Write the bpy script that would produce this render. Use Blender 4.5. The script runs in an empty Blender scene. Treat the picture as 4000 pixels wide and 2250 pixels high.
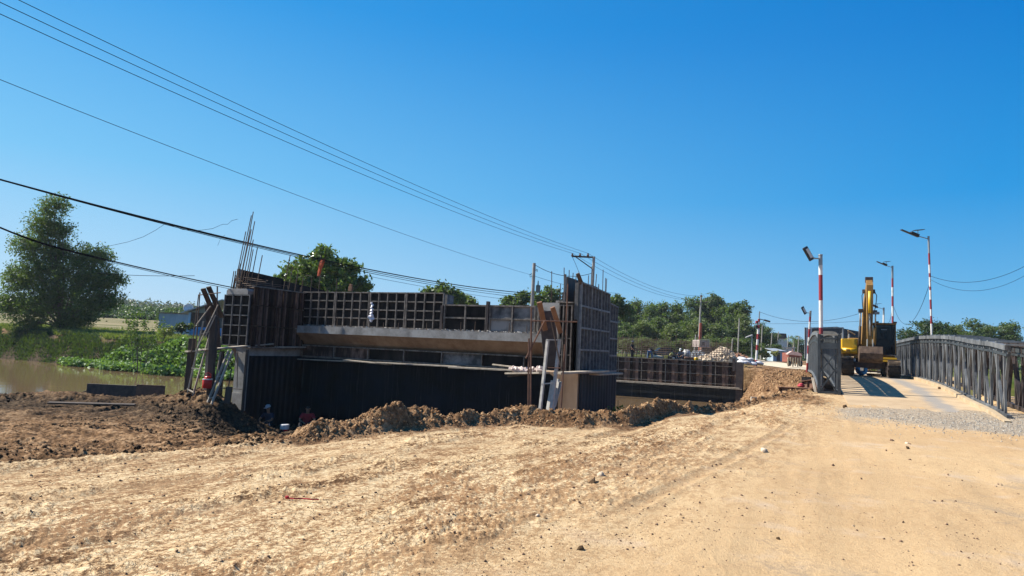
import bpy, bmesh, math, random
import numpy as np
from mathutils import Vector, Matrix, Euler
from mathutils import noise as mn
random.seed(7)
RNG = np.random.default_rng(11)
scene = bpy.context.scene
COL = scene.collection

# ------------------------------------------------------------------ camera
W0, H0, F0 = 4000.0, 2250.0, 2600.0          # the photograph's own pixels
EYE = Vector((0.0, 0.0, 1.7))
PITCH = math.atan((1360 - 1125) / F0)
ROLL = math.radians(2.6)
cam = bpy.data.cameras.new('camera')
cam.sensor_width = 36.0
cam.lens = F0 / W0 * 36.0
cam.clip_start = 0.1
cam.clip_end = 9000.0
camo = bpy.data.objects.new('camera', cam)
COL.objects.link(camo)
R_CAM = Matrix.Rotation(math.pi / 2 + PITCH, 3, 'X') @ Matrix.Rotation(ROLL, 3, 'Z')
camo.matrix_world = Matrix.Translation(EYE) @ R_CAM.to_4x4()
scene.camera = camo

# ------------------------------------------------------------------ sky and sun
SUN_H = Vector((-0.965, 0.262))               # horizontal direction towards the sun
SUN_EL = math.radians(44.5)
EXPOSURE = 1.0
HAZE = 0.0002
world = bpy.data.worlds.new('World')
scene.world = world
world.use_nodes = True
wn = world.node_tree
for n in list(wn.nodes): wn.nodes.remove(n)
wo = wn.nodes.new('ShaderNodeOutputWorld')
bg = wn.nodes.new('ShaderNodeBackground')
sky = wn.nodes.new('ShaderNodeTexSky')
sky.sky_type = 'NISHITA'
sky.sun_disc = False
sky.sun_elevation = SUN_EL
sky.sun_rotation = math.atan2(SUN_H.x, SUN_H.y)
sky.altitude = 0
sky.air_density = 1.0
sky.dust_density = 0.25
sky.ozone_density = 4.0
# the clear tropical sky of the place: deep blue away from the sun, paler towards it and towards the horizon
def lin(c): return tuple((x / 12.92 if x <= .04045 else ((x + .055) / 1.055) ** 2.4) for x in (v / 255 for v in c))
def wramp(fac, stops):
    r = wn.nodes.new('ShaderNodeValToRGB'); el = r.color_ramp.elements
    while len(el) < len(stops): el.new(0.5)
    for e, (p, c) in zip(el, stops): e.position = p; e.color = lin(c) + (1,)
    wn.links.new(fac, r.inputs[0]); return r.outputs[0]
tc = wn.nodes.new('ShaderNodeTexCoord')
sp = wn.nodes.new('ShaderNodeSeparateXYZ'); wn.links.new(tc.outputs['Generated'], sp.inputs[0])
cool = wramp(sp.outputs[2], [(0.0, (150, 196, 230)), (0.09, (98, 178, 230)), (0.22, (34, 152, 225)), (0.42, (0, 126, 211)), (1.0, (0, 84, 165))])
warm = wramp(sp.outputs[2], [(0.0, (196, 222, 243)), (0.09, (172, 216, 247)), (0.22, (124, 199, 246)), (0.45, (54, 162, 236)), (1.0, (10, 104, 190))])
dt = wn.nodes.new('ShaderNodeVectorMath'); dt.operation = 'DOT_PRODUCT'; dt.inputs[1].default_value = (SUN_H.x, SUN_H.y, 0)
wn.links.new(tc.outputs['Generated'], dt.inputs[0])
mr = wn.nodes.new('ShaderNodeMapRange'); mr.inputs[1].default_value = -0.35; mr.inputs[2].default_value = 0.80
wn.links.new(dt.outputs['Value'], mr.inputs[0])
mx = wn.nodes.new('ShaderNodeMix'); mx.data_type = 'RGBA'
wn.links.new(mr.outputs[0], mx.inputs[0]); wn.links.new(cool, mx.inputs[6]); wn.links.new(warm, mx.inputs[7])
sc10 = wn.nodes.new('ShaderNodeVectorMath'); sc10.operation = 'SCALE'; sc10.inputs[3].default_value = 1 / (0.1 * 2 ** EXPOSURE)
wn.links.new(mx.outputs[2], sc10.inputs[0])
mx2 = wn.nodes.new('ShaderNodeMix'); mx2.data_type = 'RGBA'; mx2.inputs[0].default_value = 0.97
wn.links.new(sky.outputs[0], mx2.inputs[6]); wn.links.new(sc10.outputs[0], mx2.inputs[7])
wn.links.new(mx2.outputs[2], bg.inputs['Color'])
bg.inputs['Strength'].default_value = 0.1
wn.links.new(bg.outputs[0], wo.inputs[0])
sl = bpy.data.lights.new('sun', 'SUN')
sl.energy = 4.9
sl.angle = math.radians(0.5)
sl.color = (1.0, 0.95, 0.86)
so = bpy.data.objects.new('sun', sl)
COL.objects.link(so)
to_sun = Vector((SUN_H.x * math.cos(SUN_EL), SUN_H.y * math.cos(SUN_EL), math.sin(SUN_EL)))
so.rotation_euler = to_sun.to_track_quat('Z', 'Y').to_euler()
so.location = (-30, 10, 40)
scene.view_settings.view_transform = 'Standard'
scene.view_settings.look = 'None'
scene.view_settings.gamma = 1.0
scene.view_settings.exposure = EXPOSURE
scene.view_settings.use_curve_mapping = False
scene.cycles.max_bounces = 5
scene.cycles.diffuse_bounces = 2
scene.cycles.transparent_max_bounces = 6

# ------------------------------------------------------------------ coordinates
def ray(px, py):
    return R_CAM @ Vector(((px - W0 / 2) / F0, -(py - H0 / 2) / F0, -1.0))
def P(px, py, Y):
    """world point seen at photo pixel px,py at world depth Y"""
    r = ray(px, py)
    return EYE + r * (Y / r.y)
def PZ(px, py, z):
    r = ray(px, py)
    return EYE + r * ((z - EYE.z) / r.z)
BA = math.radians(24.5)                        # bearing of road and bridges
UX, UY = math.cos(BA), -math.sin(BA)
VX, VY = math.sin(BA), math.cos(BA)
def UV(u, v, z=0.0):
    return Vector((u * UX + v * VX, u * UY + v * VY, z))
PIV = UV(.22, 26.8); BROT = math.radians(1.2)     # the temporary bridge stands slightly askew to the new one
def BT(u, v, z=0.0):
    p = PIV + Matrix.Rotation(BROT, 3, 'Z') @ (UV(u, v) - PIV); p.z = z; return p
def toUV(x, y):
    return x * UX + y * UY, x * VX + y * VY

# ------------------------------------------------------------------ tagging helpers
def tag(o, label=None, cat=None, group=None, kind=None):
    if label: o['label'] = label
    if cat: o['category'] = cat
    if group: o['group'] = group
    if kind: o['kind'] = kind
    return o
def thing(name, label, cat, loc=(0, 0, 0), rz=0.0, group=None):
    o = bpy.data.objects.new(name, None)
    o.empty_display_size = 0.3
    COL.objects.link(o)
    o.location = loc
    o.rotation_euler = (0, 0, rz)
    return tag(o, label, cat, group)
def kids(o):
    return [c for c in bpy.data.objects if c.parent == o]
def copy_tree(o, parent=None):
    c = o.copy(); COL.objects.link(c); c.parent = parent
    for ch in kids(o): copy_tree(ch, c)
    return c

class MB:
    """collects shapes of one part; build() links them as one mesh object"""
    def __init__(s): s.v = []; s.f = []; s.m = []; s.mi = 0
    def add(s, vs, fs):
        b = len(s.v); s.v.extend([Vector(p) for p in vs])
        for f in fs: s.f.append([b + i for i in f]); s.m.append(s.mi)
        return s
    def box(s, c, d, rot=None):
        c = Vector(c); h = Vector(d) / 2
        vs = [Vector((x * h.x, y * h.y, z * h.z)) for x in (-1, 1) for y in (-1, 1) for z in (-1, 1)]
        if rot is not None: vs = [rot @ p for p in vs]
        return s.add([c + p for p in vs], [(0, 1, 3, 2), (4, 6, 7, 5), (0, 4, 5, 1), (2, 3, 7, 6), (0, 2, 6, 4), (1, 5, 7, 3)])
    def bar(s, a, b, w, h, up=(0, 0, 1)):
        a = Vector(a); b = Vector(b); d = (b - a)
        L = d.length
        if L < 1e-6: return s
        d.normalize(); up = Vector(up)
        if abs(d.dot(up)) > 0.99: up = Vector((0, 1, 0)) if abs(d.y) < .9 else Vector((1, 0, 0))
        x = d.cross(up).normalized(); z = x.cross(d)
        vs = []
        for p in (a, b):
            for sx, sz in ((-1, -1), (1, -1), (1, 1), (-1, 1)): vs.append(p + x * sx * w / 2 + z * sz * h / 2)
        return s.add(vs, [(3, 2, 1, 0), (4, 5, 6, 7), (0, 1, 5, 4), (1, 2, 6, 5), (2, 3, 7, 6), (3, 0, 4, 7)])
    def tube(s, pts, r, seg=6, cap=True):
        pts = [Vector(p) for p in pts]; n = len(pts)
        rs = r if isinstance(r, (list, tuple)) else [r] * n
        base = len(s.v); prevx = None
        for i, p in enumerate(pts):
            d = (pts[min(i + 1, n - 1)] - pts[max(i - 1, 0)]).normalized()
            if prevx is None:
                up = Vector((0, 0, 1)) if abs(d.z) < .9 else Vector((1, 0, 0))
                x = d.cross(up).normalized()
            else: x = (prevx - d * prevx.dot(d)).normalized()
            prevx = x; y = d.cross(x)
            for k in range(seg):
                a = 2 * math.pi * k / seg
                s.v.append(p + (x * math.cos(a) + y * math.sin(a)) * rs[i])
        for i in range(n - 1):
            for k in range(seg):
                a = base + i * seg + k; b = base + i * seg + (k + 1) % seg
                s.f.append([a, b, b + seg, a + seg]); s.m.append(s.mi)
        if cap:
            s.f.append([base + k for k in range(seg)][::-1]); s.m.append(s.mi)
            s.f.append([base + (n - 1) * seg + k for k in range(seg)]); s.m.append(s.mi)
        return s
    def prism(s, poly, off):
        """poly: list of points, extruded by vector off"""
        off = Vector(off); n = len(poly); vs = [Vector(p) for p in poly] + [Vector(p) + off for p in poly]
        fs = [list(range(n))[::-1], list(range(n, 2 * n))] + [(i, (i + 1) % n, n + (i + 1) % n, n + i) for i in range(n)]
        return s.add(vs, fs)
    def lathe(s, prof, c=(0, 0, 0), seg=16):
        c = Vector(c); b = len(s.v)
        for r, z in prof:
            for k in range(seg):
                a = 2 * math.pi * k / seg
                s.v.append(c + Vector((r * math.cos(a), r * math.sin(a), z)))
        for i in range(len(prof) - 1):
            for k in range(seg):
                a = b + i * seg + k; d = b + i * seg + (k + 1) % seg
                s.f.append([a, d, d + seg, a + seg]); s.m.append(s.mi)
        s.f.append([b + k for k in range(seg)][::-1]); s.m.append(s.mi)
        s.f.append([b + (len(prof) - 1) * seg + k for k in range(seg)]); s.m.append(s.mi)
        return s
    def build(s, name, mats, parent=None, off=(0, 0, 0), bevel=0.0, smooth=False, tf=None):
        me = bpy.data.meshes.new(name)
        off = Vector(off)
        vs = [(tf @ p if tf is not None else p) - off for p in s.v]
        me.from_pydata([tuple(p) for p in vs], [], s.f)
        bm = bmesh.new(); bm.from_mesh(me); bmesh.ops.recalc_face_normals(bm, faces=bm.faces); bm.to_mesh(me); bm.free()
        if not isinstance(mats, (list, tuple)): mats = [mats]
        for m in mats: me.materials.append(m)
        if len(mats) > 1: me.polygons.foreach_set('material_index', s.m)
        if smooth: me.polygons.foreach_set('use_smooth', [True] * len(me.polygons))
        o = bpy.data.objects.new(name, me); COL.objects.link(o)
        if parent is not None: o.parent = parent
        if bevel > 0:
            bv = o.modifiers.new('bevel', 'BEVEL'); bv.width = bevel; bv.segments = 1; bv.limit_method = 'ANGLE'
        return o
def np_mesh(name, verts, faces_flat, loop_total, mat, parent=None, smooth=False):
    me = bpy.data.meshes.new(name)
    nv = len(verts); nf = len(loop_total)
    me.vertices.add(nv); me.vertices.foreach_set('co', np.ascontiguousarray(verts, dtype=np.float32).ravel())
    me.loops.add(len(faces_flat)); me.loops.foreach_set('vertex_index', np.ascontiguousarray(faces_flat, dtype=np.int32))
    me.polygons.add(nf)
    ls = np.concatenate(([0], np.cumsum(loop_total)[:-1])).astype(np.int32)
    me.polygons.foreach_set('loop_start', ls)
    if smooth: me.polygons.foreach_set('use_smooth', np.ones(nf, dtype=bool))
    me.update(calc_edges=True); me.validate()
    me.materials.append(mat)
    o = bpy.data.objects.new(name, me); COL.objects.link(o)
    if parent is not None: o.parent = parent
    return o

# ------------------------------------------------------------------ materials
def newmat(name):
    m = bpy.data.materials.new(name); m.use_nodes = True
    nt = m.node_tree
    return m, nt, nt.nodes['Principled BSDF']
def ramp(nt, fac, stops):
    r = nt.nodes.new('ShaderNodeValToRGB')
    el = r.color_ramp.elements
    while len(el) < len(stops): el.new(0.5)
    for e, (p, c) in zip(el, stops):
        e.position = p; e.color = tuple(c) + ((1,) if len(c) == 3 else ())
    nt.links.new(fac, r.inputs[0]); return r.outputs[0]
def noise_node(nt, scale, detail=5, rough=0.6, vec=None, dist=0.0):
    n = nt.nodes.new('ShaderNodeTexNoise'); n.inputs['Scale'].default_value = scale
    n.inputs['Detail'].default_value = detail; n.inputs['Roughness'].default_value = rough
    n.inputs['Distortion'].default_value = dist
    if vec is not None: nt.links.new(vec, n.inputs['Vector'])
    return n.outputs[0]
def coord(nt, scale=(1, 1, 1), rz=0.0, kind='Object'):
    t = nt.nodes.new('ShaderNodeTexCoord'); mp = nt.nodes.new('ShaderNodeMapping')
    mp.inputs['Scale'].default_value = scale; mp.inputs['Rotation'].default_value = (0, 0, rz)
    nt.links.new(t.outputs[kind], mp.inputs[0]); return mp.outputs[0]
def mixc(nt, fac, a, b, mode='MIX'):
    m = nt.nodes.new('ShaderNodeMix'); m.data_type = 'RGBA'; m.blend_type = mode
    for i, x in ((0, fac), (6, a), (7, b)):
        if hasattr(x, 'is_output') or isinstance(x, bpy.types.NodeSocket): nt.links.new(x, m.inputs[i])
        elif i == 0: m.inputs[0].default_value = x
        else: m.inputs[i].default_value = tuple(x) + ((1,) if len(x) == 3 else ())
    return m.outputs[2]
def mth(nt, op, a, b=0.0, clamp=False):
    m = nt.nodes.new('ShaderNodeMath'); m.operation = op; m.use_clamp = clamp
    for i, x in ((0, a), (1, b)):
        if isinstance(x, bpy.types.NodeSocket): nt.links.new(x, m.inputs[i])
        else: m.inputs[i].default_value = x
    return m.outputs[0]
def bump(nt, h, strength, dist, bsdf):
    b = nt.nodes.new('ShaderNodeBump'); b.inputs['Strength'].default_value = strength; b.inputs['Distance'].default_value = dist
    nt.links.new(h, b.inputs['Height']); nt.links.new(b.outputs[0], bsdf.inputs['Normal'])
def simple(name, c1, c2=None, scale=4.0, rough=0.7, metal=0.0, b=0.25, bd=0.01, bs=None, stretch=(1, 1, 1), lo=0.35, hi=0.65, spec=0.3):
    m, nt, bs_ = newmat(name)
    if c2 is None: c2 = tuple(x * 0.75 for x in c1)
    vec = coord(nt, stretch)
    n = noise_node(nt, scale, 6, 0.65, vec)
    nt.links.new(ramp(nt, n, [(lo, c1), (hi, c2)]), bs_.inputs['Base Color'])
    bs_.inputs['Roughness'].default_value = rough; bs_.inputs['Metallic'].default_value = metal
    bs_.inputs['Specular IOR Level'].default_value = spec
    if b > 0: bump(nt, noise_node(nt, bs or scale * 6, 4, 0.6, vec), b, bd, bs_)
    return m
def leafmat(name, cols, trans=0.35, rough=0.55):
    m, nt, b = newmat(name)
    g = nt.nodes.new('ShaderNodeNewGeometry')
    nz = noise_node(nt, 0.5, 2, 0.5, coord(nt))
    f = mth(nt, 'ADD', mth(nt, 'MULTIPLY', g.outputs['Random Per Island'], 0.6), mth(nt, 'MULTIPLY', nz, 0.5), True)
    st = [(0.15 + 0.75 * i / (len(cols) - 1), c) for i, c in enumerate(cols)]
    c = ramp(nt, f, st)
    nt.links.new(c, b.inputs['Base Color']); b.inputs['Roughness'].default_value = rough
    b.inputs['Specular IOR Level'].default_value = 0.35
    tr = nt.nodes.new('ShaderNodeBsdfTranslucent'); nt.links.new(mixc(nt, 0.5, c, (0.25, 0.4, 0.03), 'MIX'), tr.inputs[0])
    mx = nt.nodes.new('ShaderNodeMixShader'); mx.inputs[0].default_value = trans
    out = [n for n in nt.nodes if n.type == 'OUTPUT_MATERIAL'][0]
    nt.links.new(b.outputs[0], mx.inputs[1]); nt.links.new(tr.outputs[0], mx.inputs[2]); nt.links.new(mx.outputs[0], out.inputs[0])
    return m
# ------------------------------------------------------------------ numpy noise
_perm = np.random.default_rng(3).random((256, 256)).astype(np.float32)
def vn(x, y):
    xi = np.floor(x).astype(np.int64); yi = np.floor(y).astype(np.int64)
    fx = x - xi; fy = y - yi
    fx = fx * fx * fx * (fx * (fx * 6 - 15) + 10); fy = fy * fy * fy * (fy * (fy * 6 - 15) + 10)
    a = _perm[xi & 255, yi & 255]; b = _perm[(xi + 1) & 255, yi & 255]
    c = _perm[xi & 255, (yi + 1) & 255]; d = _perm[(xi + 1) & 255, (yi + 1) & 255]
    return (a * (1 - fx) + b * fx) * (1 - fy) + (c * (1 - fx) + d * fx) * fy
def fbm(x, y, s, o=3, g=0.5):
    t = 0; a = 1; n = 0
    for i in range(o):
        t = t + a * (vn(x / s + 17.3 * i, y / s + 5.1 * i) - 0.5); n += a; a *= g; s *= 0.5
        x, y = x * 0.8 - y * 0.6, x * 0.6 + y * 0.8
    return t / n * 2
def billow(x, y, s, o=3, g=0.5):
    t = 0; a = 1; n = 0
    for i in range(o):
        t = t + a * (1 - np.abs(2 * vn(x / s + 9.7 * i, y / s + 3.3 * i) - 1) * 2); n += a; a *= g; s *= 0.48
        x, y = x * 0.8 - y * 0.6, x * 0.6 + y * 0.8
    return t / n
def ss(x, a, b):
    t = np.clip((x - a) / (b - a), 0, 1); return t * t * (3 - 2 * t)
# front edge of the levelled ground: depth of the edge at each bearing t = x / y
def hz(px): return 1360 + (px - 2000) * math.tan(ROLL)
_ed = [(-300, 1830), (255, 1786), (600, 1762), (1000, 1732), (1250, 1722), (1500, 1700), (1800, 1674), (2050, 1657), (2300, 1668), (2480, 1662), (2620, 1635), (2800, 1615), (3000, 1603)]
ET = np.array([(px - 2000) / F0 for px, py in _ed] + [0.455, 0.475, 0.5, 3.0])
EY = np.array([1.7 * F0 / (py - hz(px)) for px, py in _ed] + [25.0, 27.0, 40.0, 400.0])
# berm height along the edge
BMT = np.array([(p - 2000) / F0 for p in (-300, 255, 900, 1080, 1180, 1320, 1440, 1560, 1700, 1850, 2000, 2300, 2430, 2520, 2600, 2700, 2800, 3000, 3200, 3300)])
BH = np.array([0.0, 0.0, 0.0, .08, .02, .16, .34, .50, .20, .16, .24, .24, .26, .36, .30, .20, .12, .15, .05, 0.0])
LM_Y = np.array([0, 8.3, 9.1, 9.8, 10.9, 14, 16, 19, 23, 26, 29, 31, 34, 40])
LM_Z = np.array([0, 0.0, -.62, -.72, -.36, -.60, -.72, -.90, -1.02, -1.15, -1.35, -1.65, -2.3, -2.8])
WATER_Z = -1.9
def far_bank(u): return np.interp(u, [-200, -80, -45, -32, -28, 60], [44, 42.5, 41.5, 43.5, 56.6, 56.6])
def spill_mask(u, v, x, y):
    return ss(1 - np.hypot((u + 1.9) / 3.6, (v - 25.0) / 2.1) + .45 * fbm(x, y, 1.4, 3), .05, .4) * (1 - ss(u, .1, .7))
def wheel_tracks(u, v, ls):
    # long wheel ruts swinging in towards the bridge, with tread marks along them
    g = 0; sh = 0
    for c, k, w, a in ((-3.4, .0040, .16, .026), (-1.7, .0040, .16, .024), (-5.6, .0065, .20, .022), (-3.8, .0065, .20, .020), (-.2, .0050, .10, .016), (-7.6, .0080, .22, .020)):
        d = u - (c + k * (26 - v) ** 2 * -1.0 + .12 * np.sin(v * .35 + c))
        m = np.exp(-(d / w) ** 2); rim = np.exp(-((np.abs(d) - w * 1.5) / (w * .5)) ** 2)
        tread = .5 + .5 * np.sin((v + np.abs(d) * 1.2) * 24)
        on = ss(fbm(v * .5 + c, u * .2, 2.5, 2), -.35, .15)
        g = g + on * a * (-m * (.6 + .5 * tread) + .55 * rim); sh = np.maximum(sh, on * m)
    return g, sh
def rough_mask(u, v, x, y, ls):
    near = (1 - ss(x, -2.2, -.6)) * (1 - ss(y, 5.4, 7.6)) * .40
    return ss(fbm(v * .40 + 40, u, 1.5, 4, .6) + 0.42 * ls - 0.28 + near, -0.05, 0.42) * (.10 + .90 * ls)
def clump_mask(u, v, x, y, ls):
    near = (1 - ss(x, -2.2, -.8)) * (1 - ss(y, 5.2, 7.0)) * .30
    return ss(fbm(v * .45 - 13, u + 7, .8, 3, .6) + .16 * ls + near, .30, .50) * (.2 + .8 * ls)
def terrain(x, y, detail=True):
    x = np.asarray(x, dtype=np.float64); y = np.asarray(y, dtype=np.float64)
    u = x * UX + y * UY; v = x * VX + y * VY
    yy = np.maximum(y, 0.3); t = x / yy
    ye = np.interp(t, ET, EY); e = np.where(y > 0.3, y - ye, -50.0)
    ew = e + 0.25 * fbm(x, y, 1.7, 2)
    plat = np.interp(v, [13, 18, 22, 24, 26.8, 29.7], [0, .10, .27, .42, .56, .78]) * ss(u, -3.5, -0.5)
    # left muddy slope
    lm = np.interp(y, LM_Y, LM_Z)
    ctr = -1.84 + 0.0 * x
    wl = 1 - ss(t, -0.46, -0.38)
    drop = ss(ew, 1.2, 3.8)
    hc = plat * (1 - drop) + ctr * drop
    # in front of the abutment's left column the mud sinks gradually
    hc2 = np.interp(ew, [0, .5, 4, 9, 16], [0, -.1, -.5, -1.6, -1.95])
    wm = 1 - ss(t, -0.335, -0.27)
    hc = hc * (1 - wm) + hc2 * wm
    sl = ss(ew, -0.1, 0.35)
    lmz = lm * sl
    h = hc * (1 - wl) + lmz * wl
    # right hand fill between the far wall and the temporary bridge
    wr = ss(t, 0.300, 0.385) * ss(u, -7.5, -5.2)
    mass = np.interp(v, [20, 26, 28, 30, 33, 36, 44, 52, 58], [-.05, .0, -.25, -.55, -.45, .02, .5, .8, .95])
    mass_l = np.interp(v, [20, 26, 28, 31, 35, 40, 46, 52, 58], [-.05, -.1, -.5, -1.2, -1.0, -.15, .5, .78, .95])
    ml = ss(t, .385, .425); mass = mass_l * (1 - ml) + mass * ml + .16 * fbm(x, y, 1.6, 3) * ss(v, 27, 30)
    inside = ss(ew, 0.0, 1.5)
    h = h * (1 - wr * inside) + (mass * inside + plat * (1 - inside)) * wr * inside
    # berm of pushed-up soil
    B = np.interp(t, BMT, BH)
    h = h + B * np.exp(-((ew - 0.62) / np.where(ew < .62, .34, .70)) ** 2) * (0.9 + 0.45 * fbm(x, y, 1.3, 2) + .35 * fbm(x, y, .45, 2)) * (y > 1)
    # river bed
    vf = far_bank(u)
    bed = ss(v, 26.8, 29.8) * (1 - wr * (v < 56.9)) * (y > 2)
    h = h * (1 - bed) + (-3.4) * bed
    rr = ss(u, 5.2, 7.5) * ss(v, 30, 33)
    h = h * (1 - rr) + (-3.4) * rr
    under = ss(u, -0.1, 0.5) * (1 - ss(u, 5.0, 5.6)) * ss(v, 26.9, 28.2)
    h = h * (1 - under) + (-2.2) * under
    dist = np.hypot(x, y)
    land = 0.95 - 0.15 * ss(-u, 20, 40) + 0.05 * np.clip(y - 66, 0, 75) * (1 - ss(t, -0.25, -0.05)) * 0.9
    land = land + 0.011 * np.clip(dist - 70, 0, 80) * ss(t, -0.25, 0.0)
    land = np.minimum(land, 4.6) + 0.012 * np.clip(dist - 160, 0, 2000) * (1 - ss(t, -0.2, 0.05)) * (dist < 1200) * (t > -5) * 0.35
    fb = ss(v, vf - 0.8, vf + 3.4)
    h = np.where(v > vf - 0.9, h * (1 - fb) + land * fb, h)
    # mounds
    def g(px, Y, r1, r2, a):
        cx = (px - 2000) / F0 * Y
        return a * np.exp(-(((x - cx) / r1) ** 2 + ((y - Y) / r2) ** 2))
    h = h + g(770, 25.3, 1.5, 1.2, 0.40) + g(880, 24.9, 1.2, 1.0, 0.50) + g(960, 24.6, .9, .9, 0.45) + g(690, 27, 1.8, 1.2, .30)
    h = h + g(280, 25, 2.2, 1.2, .35) + g(1550, 15.0, .9, .8, .18)
    h = h - g(2992, 34.5, 1.25, 2.2, 1.5) - g(2940, 31, .8, 1.2, .5)
    h = h + g(3120, 27.6, 1.3, .9, .35) + g(3060, 31.5, 1.2, .8, .3) + g(2550, 19.0, 1.3, 1.5, .15)
    # roughness
    rough_z = np.clip(ss(ew, -0.15, 0.5), 0, 1) * (y > 1)
    road_l = np.exp(-((u - 1.5) / 5.0) ** 2) * ss(v, 52, 60)
    far = 1 - ss(dist, 60, 110)
    am = rough_z * far * (1 - 0.9 * np.clip(road_l, 0, 1))
    am = np.maximum(am, spill_mask(u, v, x, y) * .75)
    soft = wl * (y < 22)
    if detail:
        cl = billow(x, y, 0.62, 4, 0.6) * 0.15 + billow(x + 31, y - 7, 0.22, 3, 0.7) * 0.07
        h = h + am * cl * (1 - 0.35 * soft)
        h = h + am * 0.05 * fbm(x * 0.5, y, 2.2, 2)
        pl = (1 - rough_z) * (y > 0.5)
        h = h + pl * wheel_tracks(u, v, 1)[0] * (y < 30)
        # streaky compacted soil: along-the-road stretch
        ga = v; gb = u
        lside = 1 - ss(x - 0.65 * y, -4.9, -2.2)
        rgh = rough_mask(u, v, x, y, lside)
        clump = clump_mask(u, v, x, y, lside)
        h = h + pl * (0.030 * fbm(x, y, 2.5, 2) + rgh * (0.020 * billow(ga * 0.7, gb * 1.1, 0.22, 3, 0.7) + 0.016 * billow(ga, gb, 0.085, 2, .7)) + clump * (.028 * (.5 + billow(ga, gb, .12, 3, .7))) + .012 * fbm(ga * .10, gb, .38, 2))
    return h
def TH(x, y):
    return float(terrain(np.array([x]), np.array([y]), True)[0])

def build_ground():
    # rings: fine near, coarse far
    r1 = [1.6]
    while r1[-1] < 75:
        r = r1[-1]; r1.append(r + (0.0030 * r ** 1.5 if r < 7.5 else 0.062 if r < 27 else 0.062 + (r - 27) * 0.012))
    r1 = np.array(r1)
    r2 = 75 * np.exp(np.linspace(0, math.log(6000 / 75), 90))[1:]
    rr = np.concatenate([[0.0, 0.8], r1, r2 * r1[-1] / 75])
    th = np.concatenate([np.linspace(-math.pi, -0.80, 40, endpoint=False), np.linspace(-0.80, 0.80, 1150), np.linspace(0.80, math.pi, 41)[1:-1]])
    nr, nt_ = len(rr), len(th)
    Rg, Tg = np.meshgrid(rr, th, indexing='ij')
    x = Rg * np.sin(Tg); y = Rg * np.cos(Tg)
    z = terrain(x.ravel(), y.ravel()).reshape(x.shape)
    co = np.stack([x, y, z], -1).reshape(-1, 3)
    i = np.arange(nr - 1)[:, None]; j = np.arange(nt_)[None, :]
    j2 = (j + 1) % nt_
    q = np.stack([i * nt_ + j, i * nt_ + j2, (i + 1) * nt_ + j2, (i + 1) * nt_ + j], -1).reshape(-1, 4)
    o = np_mesh('ground', co, q.ravel(), np.full(len(q), 4), ground_mat(), smooth=True)
    tag(o, kind='structure')
    # what the surface is made of, as colour zones, save where mud tone stands for shade
    X = x.ravel(); Y = y.ravel(); U = X * UX + Y * UY; V = X * VX + Y * VY
    yy = np.maximum(Y, .3); t = X / yy
    e = np.where(Y > .3, Y - np.interp(t, ET, EY), -50) + 0.3 * fbm(X, Y, 1.3, 2)
    mud = ss(e + .35 * ss(t, -.33, -.28) * (.6 + .8 * fbm(X, Y, .9, 3)), -0.05, 0.35)  # mud tone starts before the berm, painting its shaded foot brown
    mud = np.maximum(mud, spill_mask(U, V, X, Y) * (np.hypot(X, Y) < 60))
    mud = np.maximum(mud, ss(e + .9 * ss(t, .13, .17) * (1 - ss(t, .27, .31)), .1, .45))  # mud tone spread over shaded sand beside the berm to brown its shadow
    deep = mud * ss(-co[:, 2], 0.62, 1.15) + mud * np.clip((1 - ss(t, -.42, -.34)) * ss(Y, 19, 25), 0, 1) * .45
    rt = ss(U, -8.5, -6)
    deep = np.clip(deep, 0, 1) * (1 - rt)
    redd = mud * np.clip(ss(t, -.36, -.26), 0, 1)
    vf = far_bank(U)
    grass = ss(V, vf + 0.0, vf + 2.5) * (1 - ss(U, -9, -4)) 
    grass = np.maximum(grass, ss(V, 52, 57) * ss(np.abs(U - 2.0) + 1.6 * fbm(X, Y, 6, 2), 6.5, 9.5))
    lb_ = 1 - ss(U, -56, -48)
    grass = grass * (1 - lb_ * (1 - ss(V, vf + 3.2, vf + 3.9)))
    mud = np.maximum(mud, lb_ * ss(V, vf - 2, vf - 1) * (1 - ss(V, vf + 2.8, vf + 3.4))); deep = np.maximum(deep, lb_ * ss(V, vf - 2, vf - 1) * (1 - ss(V, vf + 2.8, vf + 3.4)))
    field = ss(np.hypot(X, Y), 78, 90) * (1 - ss(t, -.2, 0)) * ss(V, vf + 5, vf + 8)
    grav = ss(1 - np.hypot((U - 4.4) / 4.2, (V - 21.8) / 2.7) + 0.35 * fbm(X, Y, 1.8, 3), 0.0, 0.3) * (1 - mud)
    me = o.data
    a = me.attributes.new('zone', 'FLOAT_COLOR', 'POINT')
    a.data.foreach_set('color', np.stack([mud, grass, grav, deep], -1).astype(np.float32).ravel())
    lsd = 1 - ss(X - 0.65 * Y, -4.9, -2.2); nm = np.hypot(X, Y) < 40
    rm = np.where(nm, rough_mask(U, V, X, Y, lsd), 0); cm = np.where(nm, clump_mask(U, V, X, Y, lsd), 0)
    a = me.attributes.new('zone_rough', 'FLOAT_COLOR', 'POINT')
    a.data.foreach_set('color', np.stack([rm, cm, np.where(nm, wheel_tracks(U, V, 1)[1], 0), rm * 0 + 1], -1).astype(np.float32).ravel())
    a = me.attributes.new('zone_far', 'FLOAT_COLOR', 'POINT')
    a.data.foreach_set('color', np.stack([field, redd, np.zeros_like(mud), np.ones_like(mud)], -1).astype(np.float32).ravel())
    return o
def attr(nt, name):
    a = nt.nodes.new('ShaderNodeAttribute'); a.attribute_name = name
    s = nt.nodes.new('ShaderNodeSeparateColor'); nt.links.new(a.outputs['Color'], s.inputs[0])
    return s.outputs[0], s.outputs[1], s.outputs[2], a.outputs['Alpha']
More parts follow.
